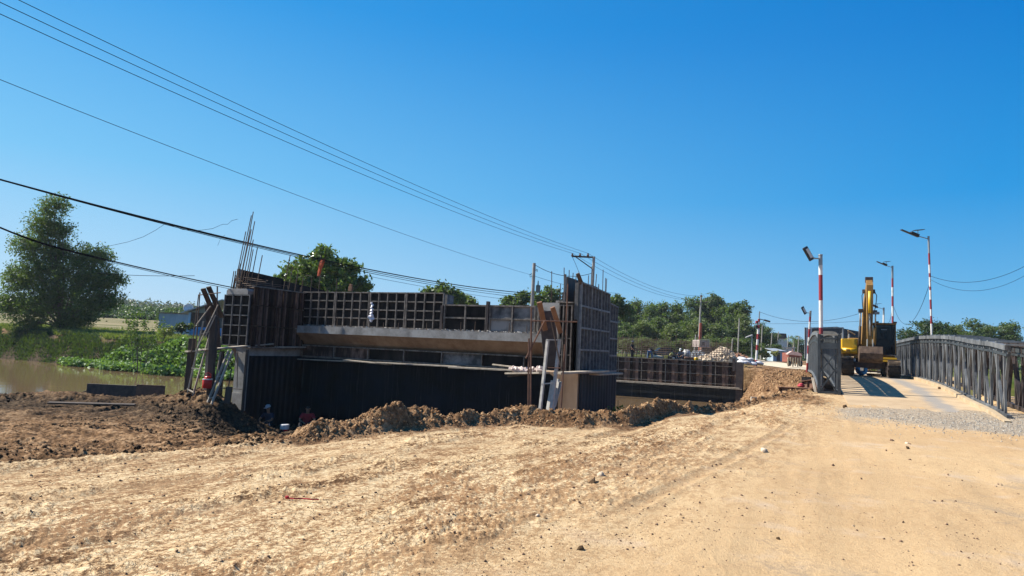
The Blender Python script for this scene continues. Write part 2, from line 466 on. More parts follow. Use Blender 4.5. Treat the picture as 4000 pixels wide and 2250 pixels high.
def coord_road(nt, k):
    mp = nt.nodes.new('ShaderNodeMapping'); mp.inputs['Scale'].default_value = (1, k, 1)
    nt.links.new(coord(nt, (1, 1, 1), BA), mp.inputs[0]); return mp.outputs[0]
def ground_mat():
    m, nt, b = newmat('soil')
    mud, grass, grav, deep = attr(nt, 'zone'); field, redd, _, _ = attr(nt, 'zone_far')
    c0 = coord(nt); cs = coord_road(nt, .42)
    big = noise_node(nt, 0.30, 4, 0.55, c0); pass
    # dry levelled soil
    sand = ramp(nt, big, [(0.36, (0.480, 0.325, 0.172)), (0.62, (0.425, 0.280, 0.145))])
    sx = nt.nodes.new('ShaderNodeSeparateXYZ'); nt.links.new(c0, sx.inputs[0])
    # left of the place is cracked, scaly and patchy, the right is smooth
    left = mth(nt, 'MULTIPLY', mth(nt, 'SUBTRACT', -2.2, mth(nt, 'SUBTRACT', sx.outputs[0], mth(nt, 'MULTIPLY', sx.outputs[1], 0.65))), 0.33, True)
    rgh, clump, trk, _b = attr(nt, 'zone_rough')
    n7 = noise_node(nt, 7, 6, 0.8, cs); n20 = noise_node(nt, 19, 4, 0.8, c0); n3 = noise_node(nt, 1.6, 5, 0.7, cs)
    sel = mth(nt, 'ADD', mth(nt, 'MULTIPLY', n7, .5), mth(nt, 'MULTIPLY', n20, .5))
    sel = mth(nt, 'ADD', sel, mth(nt, 'MULTIPLY', mth(nt, 'SUBTRACT', n3, .5), .30))
    pale = ramp(nt, n20, [(0.35, (0.68, 0.52, 0.315)), (0.65, (0.52, 0.37, 0.200))])
    lowf = ramp(nt, sel, [(0.44, (1, 1, 1)), (0.50, (0, 0, 0))])
    base = mixc(nt, mth(nt, 'MULTIPLY', lowf, mth(nt, 'ADD', mth(nt, 'MULTIPLY', left, .85), .10)), sand, pale)
    midf = ramp(nt, mth(nt, 'ADD', sel, mth(nt, 'MULTIPLY', rgh, .045)), [(0.505, (0, 0, 0)), (0.545, (1, 1, 1))])
    base = mixc(nt, mth(nt, 'MULTIPLY', midf, mth(nt, 'ADD', mth(nt, 'MULTIPLY', left, .78), .13)), base, (.235, .130, .062))
    hif = ramp(nt, mth(nt, 'ADD', sel, mth(nt, 'MULTIPLY', clump, .05)), [(0.57, (0, 0, 0)), (0.61, (1, 1, 1))])
    base = mixc(nt, mth(nt, 'MULTIPLY', hif, mth(nt, 'ADD', mth(nt, 'MULTIPLY', left, .80), .12)), base, (.085, .044, .020))
    base = mixc(nt, mth(nt, 'MULTIPLY', trk, .42), base, (.30, .19, .10))
    # drying cracks
    def cracks(scale, wobble, width):
        vo = nt.nodes.new('ShaderNodeTexVoronoi'); vo.feature = 'DISTANCE_TO_EDGE'; vo.inputs['Scale'].default_value = scale
        wob = nt.nodes.new('ShaderNodeVectorMath'); wob.operation = 'ADD'
        nn = nt.nodes.new('ShaderNodeTexNoise'); nn.inputs['Scale'].default_value = 4.0; nn.inputs['Detail'].default_value = 4; nt.links.new(c0, nn.inputs['Vector'])
        sc = nt.nodes.new('ShaderNodeVectorMath'); sc.operation = 'SCALE'; sc.inputs[3].default_value = wobble
        nt.links.new(nn.outputs['Color'], sc.inputs[0]); nt.links.new(c0, wob.inputs[0]); nt.links.new(sc.outputs[0], wob.inputs[1])
        nt.links.new(wob.outputs[0], vo.inputs['Vector'])
        return ramp(nt, vo.outputs[0], [(0.0, (1, 1, 1)), (width, (0, 0, 0))])
    ck = mth(nt, 'MAXIMUM', mth(nt, 'MULTIPLY', cracks(3.6, .5, .02), .6), mth(nt, 'MULTIPLY', cracks(11, .25, .035), .45))
    ck = mth(nt, 'MULTIPLY', ck, mth(nt, 'MULTIPLY', left, mth(nt, 'SUBTRACT', 1.0, midf)))
    base = mixc(nt, mth(nt, 'MULTIPLY', ck, 0.9), base, (0.14, 0.075, 0.035))
    # greyish scuffs and pinkish dust on the right
    sc1 = ramp(nt, noise_node(nt, .9, 5, .65, c0), [(.55, (0, 0, 0)), (.68, (1, 1, 1))])
    base = mixc(nt, mth(nt, 'MULTIPLY', sc1, mth(nt, 'SUBTRACT', .5, mth(nt, 'MULTIPLY', left, .5))), base, (.48, .37, .27))
    sc2 = ramp(nt, mth(nt, 'ADD', mth(nt, 'MULTIPLY', noise_node(nt, .55, 4, .6, c0), .7), mth(nt, 'MULTIPLY', n20, .3)), [(.57, (0, 0, 0)), (.64, (1, 1, 1))])
    base = mixc(nt, mth(nt, 'MULTIPLY', sc2, mth(nt, 'SUBTRACT', .55, mth(nt, 'MULTIPLY', left, .4))), base, (.25, .195, .14))
    fine = n20
    # gravel
    v3 = nt.nodes.new('ShaderNodeTexVoronoi'); v3.inputs['Scale'].default_value = 26.0; nt.links.new(c0, v3.inputs['Vector'])
    sr = nt.nodes.new('ShaderNodeSeparateColor'); nt.links.new(v3.outputs['Color'], sr.inputs[0])
    gv = ramp(nt, sr.outputs[0], [(0.0, (0.122, 0.110, 0.091)), (0.5, (0.274, 0.243, 0.198)), (1.0, (0.441, 0.395, 0.319))])
    base = mixc(nt, mth(nt, 'MULTIPLY', grav, 0.7), base, gv)
    # churned mud
    mn1 = noise_node(nt, 1.6, 6, 0.7, c0); mn2 = noise_node(nt, 9, 5, 0.7, c0)
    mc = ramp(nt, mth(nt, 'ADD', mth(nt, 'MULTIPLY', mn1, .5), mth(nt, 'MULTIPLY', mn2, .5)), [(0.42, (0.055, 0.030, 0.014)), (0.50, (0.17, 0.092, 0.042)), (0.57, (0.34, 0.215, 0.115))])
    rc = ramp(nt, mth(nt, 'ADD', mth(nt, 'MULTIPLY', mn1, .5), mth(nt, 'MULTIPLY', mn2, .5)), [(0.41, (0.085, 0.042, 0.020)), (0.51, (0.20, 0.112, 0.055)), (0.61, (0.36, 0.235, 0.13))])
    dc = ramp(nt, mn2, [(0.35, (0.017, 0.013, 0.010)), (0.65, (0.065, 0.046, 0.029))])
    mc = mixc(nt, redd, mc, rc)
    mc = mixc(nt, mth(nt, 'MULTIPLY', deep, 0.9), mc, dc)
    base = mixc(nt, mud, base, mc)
    gn = noise_node(nt, 0.7, 5, 0.65, c0)
    gc = ramp(nt, gn, [(0.35, (0.042, 0.065, 0.011)), (0.52, (0.080, 0.095, 0.019)), (0.66, (0.152, 0.125, 0.042))])
    base = mixc(nt, grass, base, gc)
    fs = noise_node(nt, 0.35, 4, 0.6, coord(nt, (0.08, 1.0, 1.0), math.radians(-6)))
    fc = ramp(nt, fs, [(0.40, (0.076, 0.091, 0.027)), (0.48, (0.167, 0.137, 0.065)), (0.56, (0.289, 0.236, 0.137)), (0.62, (0.122, 0.114, 0.046))])
    base = mixc(nt, field, base, fc)
    nt.links.new(base, b.inputs['Base Color'])
    b.inputs['Roughness'].default_value = 0.95; b.inputs['Specular IOR Level'].default_value = 0.08
    hgt = mth(nt, 'ADD', mth(nt, 'MULTIPLY', fine, 0.6), mth(nt, 'MULTIPLY', noise_node(nt, 60, 4, 0.7, c0), 0.4))
    hgt = mth(nt, 'SUBTRACT', hgt, mth(nt, 'MULTIPLY', ck, 0.8))
    hgt = mth(nt, 'ADD', hgt, mth(nt, 'MULTIPLY', mth(nt, 'MULTIPLY', sr.outputs[0], grav), 0.8))
    bump(nt, hgt, 0.8, 0.035, b)
    return m
ground = build_ground()

# water ------------------------------------------------------------
def build_water():
    m, nt, b = newmat('river_water')
    b.inputs['Base Color'].default_value = (0.17, 0.112, 0.060, 1)
    b.inputs['Roughness'].default_value = 0.05; b.inputs['IOR'].default_value = 1.33
    c = coord(nt, (0.35, 1.3, 1), math.radians(10))
    bump(nt, noise_node(nt, 1.8, 3, 0.5, c), 0.10, 0.05, b)
    mb = MB(); cs = [UV(u_, v_, WATER_Z) for u_, v_ in ((-400, 5), (-32, 12), (-24, 24.5), (90, 24.5), (90, 58), (-400, 58))]
    mb.add(cs, [(0, 1, 2, 3, 4, 5)])
    o = mb.build('water', m); tag(o, kind='structure')
build_water()
# ------------------------------------------------------------------ shared materials
M_CONC = simple('concrete', (0.37, 0.35, 0.32), (0.20, 0.185, 0.165), 2.2, 0.85, 0, .3, .01, 30)
M_CONC_WARM = simple('warm_concrete', (0.34, 0.235, 0.155), (0.20, 0.125, 0.075), 1.6, 0.85, 0, .3, .01, 30, (1, 1, .35))  # warm tone; on the ledge underside it paints in bounced light
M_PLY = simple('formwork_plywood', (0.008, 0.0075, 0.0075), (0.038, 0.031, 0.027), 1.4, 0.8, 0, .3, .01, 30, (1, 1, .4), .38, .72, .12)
M_PLY_PALE = simple('cement_splashed_plywood', (0.07, 0.068, 0.066), (0.27, 0.25, 0.235), 1.1, 0.8, 0, .3, .01, 26, (1, 1, 1), .42, .62, .12)
M_RIB = simple('grey_steel_rib', (0.085, 0.072, 0.06), (0.25, 0.21, 0.175), 7, 0.6, 0.2, .3, .004)
M_RIB_DK = simple('dark_steel_rib', (0.075, 0.07, 0.068), (0.15, 0.145, 0.14), 7, 0.6, 0.2, .3, .004)
M_REBAR = simple('rebar_steel', (0.09, 0.065, 0.05), (0.15, 0.10, 0.07), 20, 0.7, 0.4, 0)
M_WOOD = simple('grey_weathered_wood', (0.42, 0.36, 0.28), (0.26, 0.21, 0.16), 5, 0.85, 0, .5, .006, 25, (1, 1, .25))
M_WOOD_DK = simple('dark_timber', (0.045, 0.034, 0.028), (0.095, 0.07, 0.05), 5, 0.85, 0, .5, .006, 25, (1, 1, .25))
M_WOOD_RED = simple('reddish_timber', (0.26, 0.14, 0.08), (0.15, 0.08, 0.05), 4, 0.85, 0, .5, .006, 25, (1, 1, .3))
M_STEEL_RUST = simple('rusty_steel', (0.10, 0.055, 0.04), (0.19, 0.10, 0.065), 5, 0.8, 0.2, .4, .005)
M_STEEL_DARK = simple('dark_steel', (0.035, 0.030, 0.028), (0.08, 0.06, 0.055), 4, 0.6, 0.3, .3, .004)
def corr_mat(name, c1, c2, c3, s=3.2):
    m, nt, b = newmat(name)
    v = coord(nt, (1, 1, 0.22)); n1 = noise_node(nt, s, 6, .7, v); n2 = noise_node(nt, 1.3, 5, .6, coord(nt))
    f = mth(nt, 'ADD', mth(nt, 'MULTIPLY', n1, .6), mth(nt, 'MULTIPLY', n2, .4))
    nt.links.new(ramp(nt, f, [(.38, c1), (.5, c2), (.64, c3)]), b.inputs['Base Color'])
    b.inputs['Roughness'].default_value = .8; b.inputs['Specular IOR Level'].default_value = .2
    bump(nt, n1, .3, .02, b)
    return m
M_CORR = corr_mat('rusted_form_panel', (.018, .011, .009), (.060, .034, .025), (.24, .15, .115), 4.5)
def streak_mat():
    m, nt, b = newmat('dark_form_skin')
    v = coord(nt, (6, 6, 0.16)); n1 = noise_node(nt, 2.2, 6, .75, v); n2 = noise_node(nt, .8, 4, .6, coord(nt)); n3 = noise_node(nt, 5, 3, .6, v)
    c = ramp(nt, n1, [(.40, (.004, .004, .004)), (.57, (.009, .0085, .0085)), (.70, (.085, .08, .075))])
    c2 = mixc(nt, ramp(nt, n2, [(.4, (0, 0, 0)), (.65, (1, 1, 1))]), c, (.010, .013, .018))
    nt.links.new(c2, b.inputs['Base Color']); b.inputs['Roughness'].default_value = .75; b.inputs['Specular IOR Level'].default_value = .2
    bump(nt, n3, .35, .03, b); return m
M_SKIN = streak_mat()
M_PAINTW = simple('white_paint', (0.66, 0.64, 0.61), (0.42, 0.38, 0.34), 5, .6, 0, .1, .002, None, (1, 1, .5), .42, .75)
M_PAINTR = simple('red_paint', (0.26, 0.020, 0.028), (0.20, 0.05, 0.045), 5, .55, 0, .1, .002, None, (1, 1, .5), .42, .75)
M_BLACK = simple('black_plastic', (0.015, 0.015, 0.017), (0.03, 0.03, 0.03), 9, .45, 0, 0)
M_CABLE = simple('black_cable', (0.012, 0.012, 0.013), (0.02, 0.02, 0.02), 9, 1.0, 0, 0, spec=0.0)
M_GALV = simple('galvanised_steel', (0.34, 0.36, 0.37), (0.20, 0.21, 0.22), 3.5, .5, .55, .25, .003, None, (1, 1, .3))

# ------------------------------------------------------------------ the new abutment
V0, VB, VG = 19.45, 22.5, 22.35        # front ends of the wings, back wall face, grid formwork face
ABO = Vector((-13.0, 22.5, 0.0))
def bridge_thing(name, label, cat, o):
    return thing(name, label, cat, UV(o.x, o.y, o.z), -BA)
abut = bridge_thing('bridge_abutment', 'unfinished concrete bridge abutment still wrapped in dark grid formwork, between the mud and the river', 'abutment', ABO)
def ab(mb, name, mats, bevel=0.0, parent=None, smooth=False): return mb.build(name, mats, parent or abut, ABO, bevel, smooth)
# back wall
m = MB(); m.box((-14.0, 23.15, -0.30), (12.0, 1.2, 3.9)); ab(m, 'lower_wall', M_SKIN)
m = MB()
x0, x1 = -20.0, -7.9
prof = [(22.48, 1.47), (21.92, 1.97), (21.92, 2.25), (22.9, 2.25), (22.9, 1.47)]
m.mi = 1; m.add([(x0, 22.48, 1.47), (x1, 22.48, 1.47), (x1, 21.92, 1.95), (x0, 21.92, 1.95)], [(0, 1, 2, 3)])
m.mi = 0; m.add([(x0, 21.92, 1.95), (x1, 21.92, 1.95), (x1, 21.92, 2.25), (x0, 21.92, 2.25), (x1, 22.55, 2.25), (x0, 22.55, 2.25), (x0, 22.48, 1.47), (x1, 22.48, 1.47)], [(0, 1, 2, 3), (3, 2, 4, 5), (0, 3, 5, 6), (1, 7, 4, 2), (6, 5, 4, 7)])
ledge = ab(m, 'bearing_ledge', [M_CONC, M_CONC_WARM])  # underside coloured as if lit by warm bounce, nose in plain grey
random.seed(3)
m = MB()
for i in range(90):                       # cement crumbs along the ledge
    a = random.uniform(-19.5, -8); s_ = random.uniform(.02, .07)
    m.box((a, random.uniform(21.95, 22.25), 2.25 + s_ * .3), (s_ * 1.6, s_, s_ * .7), Euler((random.random(), random.random(), random.random())).to_matrix())
o = ab(m, 'cement_crumbs', M_CONC, parent=ledge); tag(o, kind='stuff')
m = MB(); m.box((-16.5, 22.75, 2.96), (7.0, 0.5, 1.42)); m.box((-10.45, 22.75, 2.74), (5.1, .5, .98)); ab(m, 'upper_wall', M_PLY_PALE)
# band of shallow form panels under the ledge
for i in range(7):
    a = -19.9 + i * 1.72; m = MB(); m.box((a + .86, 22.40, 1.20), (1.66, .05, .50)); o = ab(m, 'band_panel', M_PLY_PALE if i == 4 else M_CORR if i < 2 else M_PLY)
    m = MB(); m.box((a + .86, 22.33, 1.43), (1.70, .09, .05)); m.box((a + .86, 22.33, .97), (1.70, .09, .05)); m.box((a + .02, 22.33, 1.2), (.05, .088, .41)); ab(m, 'rib', M_RIB, parent=o)
m = MB(); m.box((-13.9, 22.42, .93), (12, .12, .04)); ab(m, 'waler_beam', M_RIB_DK)
# upper grid panels: rows of square cells
def grid_panel(a0, a1, z0, z1, nx, nz, face, front=-1, mat=M_PLY, rib=M_RIB, along='u', rw=.045, rd=.075, gap=.03):
    """a form panel in the plane `face`; ribs stand proud towards `front`"""
    pl = MB(); rb = MB()
    def bx(mb, a, z, da, dz, d0, d1):
        c = face + front * (d0 + d1) / 2; dd = abs(d1 - d0)
        if along == 'u': mb.box((a, c, z), (da, dd, dz))
        else: mb.box((c, a, z), (dd, da, dz))
    bx(pl, (a0 + a1) / 2, (z0 + z1) / 2, a1 - a0 - gap, z1 - z0, 0, .02)
    for i in range(nx + 1):
        a = a0 + gap / 2 + rw / 2 + (a1 - a0 - gap - rw) * i / nx
        bx(rb, a + random.uniform(-.012, .012) * (0 < i < nx), (z0 + z1) / 2, rw, z1 - z0, .02, .02 + rd)
    for k in range(nz + 1):
        z = z0 + rw / 2 + (z1 - z0 - rw) * k / nz
        bx(rb, (a0 + a1) / 2, z, a1 - a0 - gap - .01, rw, .023, .02 + rd - .01)
    o = ab(pl, 'formwork_panel', mat); ab(rb, 'rib_grid', rib, parent=o)
    return o
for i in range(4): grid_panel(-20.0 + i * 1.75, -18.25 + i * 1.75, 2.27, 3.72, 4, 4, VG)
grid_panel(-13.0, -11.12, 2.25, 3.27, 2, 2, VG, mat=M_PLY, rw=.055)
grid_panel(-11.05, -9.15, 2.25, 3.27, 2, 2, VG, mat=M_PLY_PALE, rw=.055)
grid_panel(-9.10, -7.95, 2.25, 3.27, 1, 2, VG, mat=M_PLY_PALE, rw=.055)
for a in (-17.9, -17.2, -16.55, -15.6, -14.9, -13.6, -12.9, -12.1, -11.5, -10.1, -9.4, -8.8): ab(MB().tube([(a, 22.05, 2.2), (a + .01, 22.05, 2.2 + random.uniform(.28, .5))], .014, 5), 'dowel', M_REBAR)
m = MB(); m.box((-8.15, 22.1, 2.85), (.35, .1, 1.2)); ab(m, 'end_upright', M_CONC)
for a_, z_, l_ in ((-13.05, 2.75, .95), (-11.09, 2.8, 1.2)): ab(MB().box((a_, 22.26, z_), (.10, .15, l_)), 'joint_post', M_STEEL_DARK)

# wings: stem with flared head, seen end-on
def wing(uo, ui, hl, zt, stem_mat):
    """uo..ui: stem, hl: left edge of the flared head"""
    m = MB(); m.box(((uo + ui) / 2, (V0 + 23.7) / 2, (zt - 2.27) / 2), (ui - uo, 23.7 - V0, zt + 2.23)); st = ab(m, 'wing_stem', stem_mat)
    ab(MB().box(((uo + ui) / 2, V0 - .012, -1.35), (ui - uo - .01, .03, 1.7)), 'lower_pour', M_CONC, parent=st)
    pts = [(ui - .02, zt), (ui - .02, .35)]
    for k in range(7):
        a = math.pi / 2 * k / 6
        pts.append((uo - (uo - hl - .35) * (1 - math.cos(a)), .35 + (zt - .37) * math.sin(a)))
    pts.append((hl, zt))
    m = MB(); m.prism([(u, V0 + .03, z) for u, z in pts], (0, 4.0, 0)); ab(m, 'haunch', M_CONC_WARM)
    return st
# left wing
wing(-20.62, -20.02, -21.5, 1.32, M_CONC)
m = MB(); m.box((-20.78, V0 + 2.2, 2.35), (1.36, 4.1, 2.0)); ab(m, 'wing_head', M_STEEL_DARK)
m = MB()
m.prism([(-21.36, V0 - .02, 3.33), (-21.36, V0 - .02, 3.47), (-21.28, V0 - .02, 3.56), (-20.30, V0 - .02, 3.56), (-20.22, V0 - .02, 3.47), (-20.22, V0 - .02, 3.33)], (0, 3.6, 0))
ab(m, 'concrete_cap', M_CONC)
m = MB(); m.prism([(-21.62, V0 + .3, 3.56), (-21.36, V0 + .3, 3.56), (-21.36, V0 + .3, 2.2), (-21.42, V0 + .3, 2.2)], (0, 3.2, 0)); ab(m, 'side_cheek', M_CONC)
grid_panel(-21.45, -20.06, 1.30, 3.32, 3, 5, V0 + .05, mat=M_PLY, rib=M_RIB_DK, rw=.04)
# inner side of the left wing: rust-brown corrugated sheets
def corrugated(a0, a1, z0, z1, face, side, along, name, mat, pitch=.11, depth=.035, gaps=True):
    m = MB(); n = max(2, int((a1 - a0) / pitch)); vs = []; fs = []
    cols = []
    for i in range(n * 4 + 1):
        a = a0 + (a1 - a0) * i / (n * 4); d = [0, depth, depth, 0][i % 4] * side
        cols.append((a, face + d))
    for a, d in cols:
        for z in (z0, z1): vs.append((a, d, z) if along == 'u' else (d, a, z))
    for i in range(len(cols) - 1): fs.append((2 * i, 2 * i + 2, 2 * i + 3, 2 * i + 1))
    m.add(vs, fs); o = ab(m, name, mat)
    sd = o.modifiers.new('thickness', 'SOLIDIFY'); sd.thickness = .01
    return o
def board_mat(name, stops):
    m, nt, b = newmat(name); g = nt.nodes.new('ShaderNodeNewGeometry'); n1 = noise_node(nt, 4, 6, .75, coord(nt, (1, 1, .5)))
    f = mth(nt, 'ADD', mth(nt, 'MULTIPLY', g.outputs['Random Per Island'], .55), mth(nt, 'MULTIPLY', n1, .5))
    nt.links.new(ramp(nt, f, stops), b.inputs['Base Color']); b.inputs['Roughness'].default_value = .85; b.inputs['Specular IOR Level'].default_value = .15
    bump(nt, n1, .5, .015, b); return m
M_BOARDS = board_mat('rust_brown_boards', [(.25, (.007, .005, .004)), (.48, (.024, .014, .011)), (.68, (.065, .038, .028)), (.88, (.20, .13, .10))])
random.seed(41)
for i in range(3):
    for k, (z0, z1) in enumerate(((2.93, 3.64), (2.12, 2.91), (1.30, 2.10))):
        m = MB(); a_ = V0 + .04 + i * 1.0; n_ = 9
        for q in range(n_):
            w_ = .98 / n_; d_ = random.uniform(.0, .05) + .045 * (q % 2)
            m.box((-19.97 + d_ / 2, a_ + w_ * (q + .5), (z0 + z1) / 2 + random.uniform(-.012, .012)), (.05 + d_, w_ * random.uniform(.82, .97), z1 - z0 - .02))
        ab(m, 'form_sheet', M_BOARDS)
ab(MB().box((-19.94, V0 + 1.5, 3.66), (.14, 3.1, .035)), 'edge_rail', M_RIB); ab(MB().box((-19.92, V0 + 1.5, 1.27), (.22, 3.15, .05)), 'edge_rail', M_RIB)
corrugated(V0 + .1, V0 + 3.1, -1.9, .95, -20.0, 1, 'v', 'lower_form_sheet', M_SKIN, .3, .03)
# outer formwork of the left wing rising behind the starter bars
m = MB(); m.prism([(-21.5, 20.15, 3.0), (-21.5, 25.4, 3.0), (-21.5, 25.4, 4.05), (-21.5, 22.6, 4.22), (-21.5, 22.6, 4.30), (-21.5, 20.15, 4.42)], (.06, 0, 0)); o = ab(m, 'tall_side_form', M_PLY)
m = MB(); m.box((-21.47, 20.08, 3.9), (.14, .10, 1.05)); ab(m, 'edge_post', M_RIB, parent=o)
# right wing
wing(-7.14, -6.53, -7.95, 1.02, M_CONC_WARM)
m = MB(); m.box((-7.04, V0 + 2.3, 2.1), (.50, 4.2, 2.2)); ab(m, 'wing_head', M_PLY)
m = MB()
m.prism([(-7.95, V0 + .2, 3.0), (-7.93, V0 + .2, 3.12), (-7.84, V0 + .2, 3.19), (-7.29, V0 + .2, 3.19), (-7.29, V0 + .2, 2.05), (-7.34, V0 + .2, 2.05), (-7.58, V0 + .2, 2.9), (-7.9, V0 + .2, 2.98)], (0, 3.2, 0))
ab(m, 'concrete_cap', M_CONC)
grid_panel(-7.27, -6.80, 1.04, 3.12, 3, 4, V0 + .18, mat=M_PLY, rw=.035)
for q in (((-7.05, V0 + .12, 3.2), (.5, .08, .035)), ((-7.62, V0 + 1.4, 3.23), (.8, .06, .05)), ((-7.60, V0 + 2.2, 3.27), (.8, .06, .05))): ab(MB().box(*q), 'crossbar', M_RIB)
m = MB(); m.box((-7.72, V0 + 2.9, 3.55), (.95, .06, .45)); ab(m, 'rear_form', M_STEEL_DARK)
m = MB(); m.box((-7.1, V0 + 1.9, 3.55), (.05, 3.2, .95)); ab(m, 'inner_side_form', M_STEEL_DARK)
ab(MB().box((-7.15, V0 + .25, 3.6), (.06, .06, 1.0)), 'edge_post', M_RIB_DK); ab(MB().box((-6.72, V0 + .2, 3.25), (.12, .07, 1.15)), 'edge_post', M_RIB_DK)
# tall outer side: panels with closely set uprights
M_PLYB = simple('bluish_form_skin', (.014, .019, .025), (.045, .055, .064), 1.6, .75, 0, .3, .01, 30, (1, 1, .3), .38, .72, .15)
M_RIBB = simple('blue_grey_rib', (.085, .095, .105), (.19, .195, .20), 6, .6, .2, .3, .004)
def tall_panel(v0, v1, z0, z1, n, zs, ztop1):
    pl = MB(); pl.prism([(-6.62, v0, z0), (-6.62, v1, z0), (-6.62, v1, ztop1), (-6.62, v0, z1)], (.04, 0, 0)); o = ab(pl, 'tall_form_panel', M_PLYB)
    rb = MB()
    for i in range(n + 1):
        v = v0 + .03 + (v1 - v0 - .06) * i / n; zt = z1 + (ztop1 - z1) * i / n
        rb.box((-6.54, v, (z0 + zt) / 2), (.09, .035, zt - z0))
    for z in zs: rb.box((-6.525, (v0 + v1) / 2, z), (.065, v1 - v0 - .02, .06))
    rb.bar((-6.55, v0, z1 + .02), (-6.55, v1, ztop1 + .02), .13, .04)
    ab(rb, 'upright_ribs', M_RIBB, parent=o)
for i in range(3): tall_panel(V0 + .02 + i * 1.06, V0 + 1.06 + i * 1.06, 1.02, 3.80 - .03 * i, 3, (1.05, 1.75, 2.42, 3.1), 3.77 - .03 * i)
tall_panel(V0 + 3.22, V0 + 4.25, 1.02, 3.40, 3, (1.05, 1.6, 2.2, 2.8), 3.34)
corrugated(V0 + .10, V0 + 4.25, -2.1, 1.0, -6.495, 1, 'v', 'lower_form_sheet', simple('blue_grey_form_skin', (.028, .037, .045), (.014, .015, .017), 2, .7, 0, .3, .01, 20, (1, 1, .2)), .3, .04)
# starter bars, each its own part
def rebar(u, v, z0, z1, lean=(0, 0), r=.014, bend=None):
    m = MB(); pts = [(u, v, z0), (u + lean[0] * .5 + random.uniform(-.02, .02), v + lean[1] * .5, (z0 + z1) / 2), (u + lean[0], v + lean[1], z1)]
    if bend: pts.append((u + lean[0] + bend[0], v + lean[1], z1 + bend[1]))
    m.tube(pts, r, 5); ab(m, 'rebar', M_REBAR)
random.seed(5)
for i, (u, v, zt, ln) in enumerate([(-21.45, 19.7, 4.3, .10), (-21.45, 19.8, 4.15, .1), (-21.37, 19.7, 4.3, .12), (-21.44, 19.9, 6.6, .58), (-21.30, 19.7, 5.9, .42), (-21.27, 19.9, 6.75, .50), (-21.12, 19.8, 6.0, .42), (-21.10, 19.9, 6.35, .45), (-20.97, 19.9, 5.6, .32), (-21.22, 19.7, 4.6, .2), (-20.87, 19.9, 5.2, .26), (-21.45, 19.8, 4.0, .1), (-20.77, 20.0, 5.3, .28), (-20.62, 20.2, 5.0, .22), (-20.15, 21.2, 5.15, .28), (-20.15, 21.5, 4.7, .18), (-20.15, 21.9, 4.45, .12), (-20.15, 22.3, 4.35, .08), (-20.15, 23.4, 4.6, .05), (-20.15, 24.0, 4.0, .0), (-20.15, 24.6, 4.55, .0), (-21.0, 21.5, 4.1, 0), (-21.0, 22.4, 4.0, 0), (-21.0, 23.2, 4.0, 0), (-20.6, 24.6, 4.0, 0)]):
    rebar(u, v, 3.4, zt, (ln, 0), .019)
rebar(-20.15, 22.9, 3.4, 4.45, (.02, 0), .014, (-.35, .06))
m = MB()
for k in range(6): m.tube([(-21.4, 19.75 + .02 * k, 3.66 + .09 * k), (-20.1, 19.8 + .1 * k, 3.62 + .07 * k)], .010, 4)
for k in range(4): m.tube([(-21.2 + .3 * k, 19.7, 3.7 + .05 * k), (-21.2 + .3 * k, 21.6, 3.75 + .05 * k)], .010, 4)
ab(m, 'stirrup_bars', M_REBAR)
for i, (u, v, zt) in enumerate([(-7.75, 20.1, 4.25), (-7.62, 20.6, 3.9), (-7.55, 20.9, 4.0), (-7.5, 21.4, 3.95), (-7.45, 21.9, 3.85), (-7.30, 20.0, 4.35), (-7.22, 20.2, 4.30), (-7.28, 20.9, 4.0), (-7.10, 20.3, 4.22), (-6.95, 20.2, 4.10), (-6.9, 19.9, 3.6), (-7.0, 20.9, 3.7), (-6.80, 21.0, 4.22), (-6.78, 21.2, 4.55), (-6.78, 21.45, 4.1), (-6.78, 21.75, 4.35), (-6.78, 22.0, 4.0), (-6.78, 22.5, 4.6), (-6.78, 22.15, 4.05), (-6.78, 22.9, 4.35), (-6.78, 23.1, 4.35)]):
    rebar(u, v, 3.1, zt, (random.uniform(-.02, .03), 0), .014)

# ------------------------------------------------------------------ things on and round the abutment
def w_tube(name, label, cat, pts, r, mat, group=None, seg=6):
    b = Vector(pts[0]); b = Vector(pts[-1]) if Vector(pts[-1]).z < b.z else b
    o = MB().tube(pts, r, seg).build(name, mat, None, b); o.location = b
    return tag(o, label, cat, group)
def w_bar(name, label, cat, a, b, w, h, mat, group=None, up=(0, 0, 1)):
    a = Vector(a); b = Vector(b); c = a if a.z < b.z else b
    o = MB().bar(a, b, w, h, up).build(name, mat, None, c, .006); o.location = c
    return tag(o, label, cat, group)
# planks of the walkways
GW = 'planks laid along the formwork as a walkway'
w_bar('plank', 'pale plank on the walkway crossing the ladders left of the abutment', 'plank', P(728, 1374, 25.0), P(905, 1358, 26.4), .28, .05, M_WOOD, GW)
w_bar('plank', 'grey plank running from the left ladders along the brown form sheets', 'plank', P(795, 1366, 24.6), P(1062, 1343, 27.0), .30, .045, M_WOOD, GW)
w_bar('plank', 'thin dark-edged board just below the brown form sheets of the left wing', 'plank', P(1030, 1355, 26.9), P(1190, 1356, 28.4), .25, .05, M_WOOD, GW)
w_bar('plank', 'slim board at the left end of the long walkway under the ledge', 'plank', UV(-19.7, 22.0, .84), UV(-16.6, 21.9, .88), .25, .04, M_WOOD, GW)
w_bar('plank', 'doubled light board bridging the left half of the long walkway', 'plank', UV(-17.2, 21.85, .92), UV(-15.0, 21.8, .86), .28, .05, M_WOOD, GW)
w_bar('plank', 'bright middle board of the long walkway with slanting end', 'plank', UV(-15.6, 21.75, .90), UV(-11.9, 21.7, .93), .30, .05, M_WOOD, GW)
w_bar('plank', 'board overlapping the right half of the long walkway', 'plank', UV(-12.2, 21.6, .90), UV(-9.2, 21.5, .93), .32, .06, M_WOOD, GW)
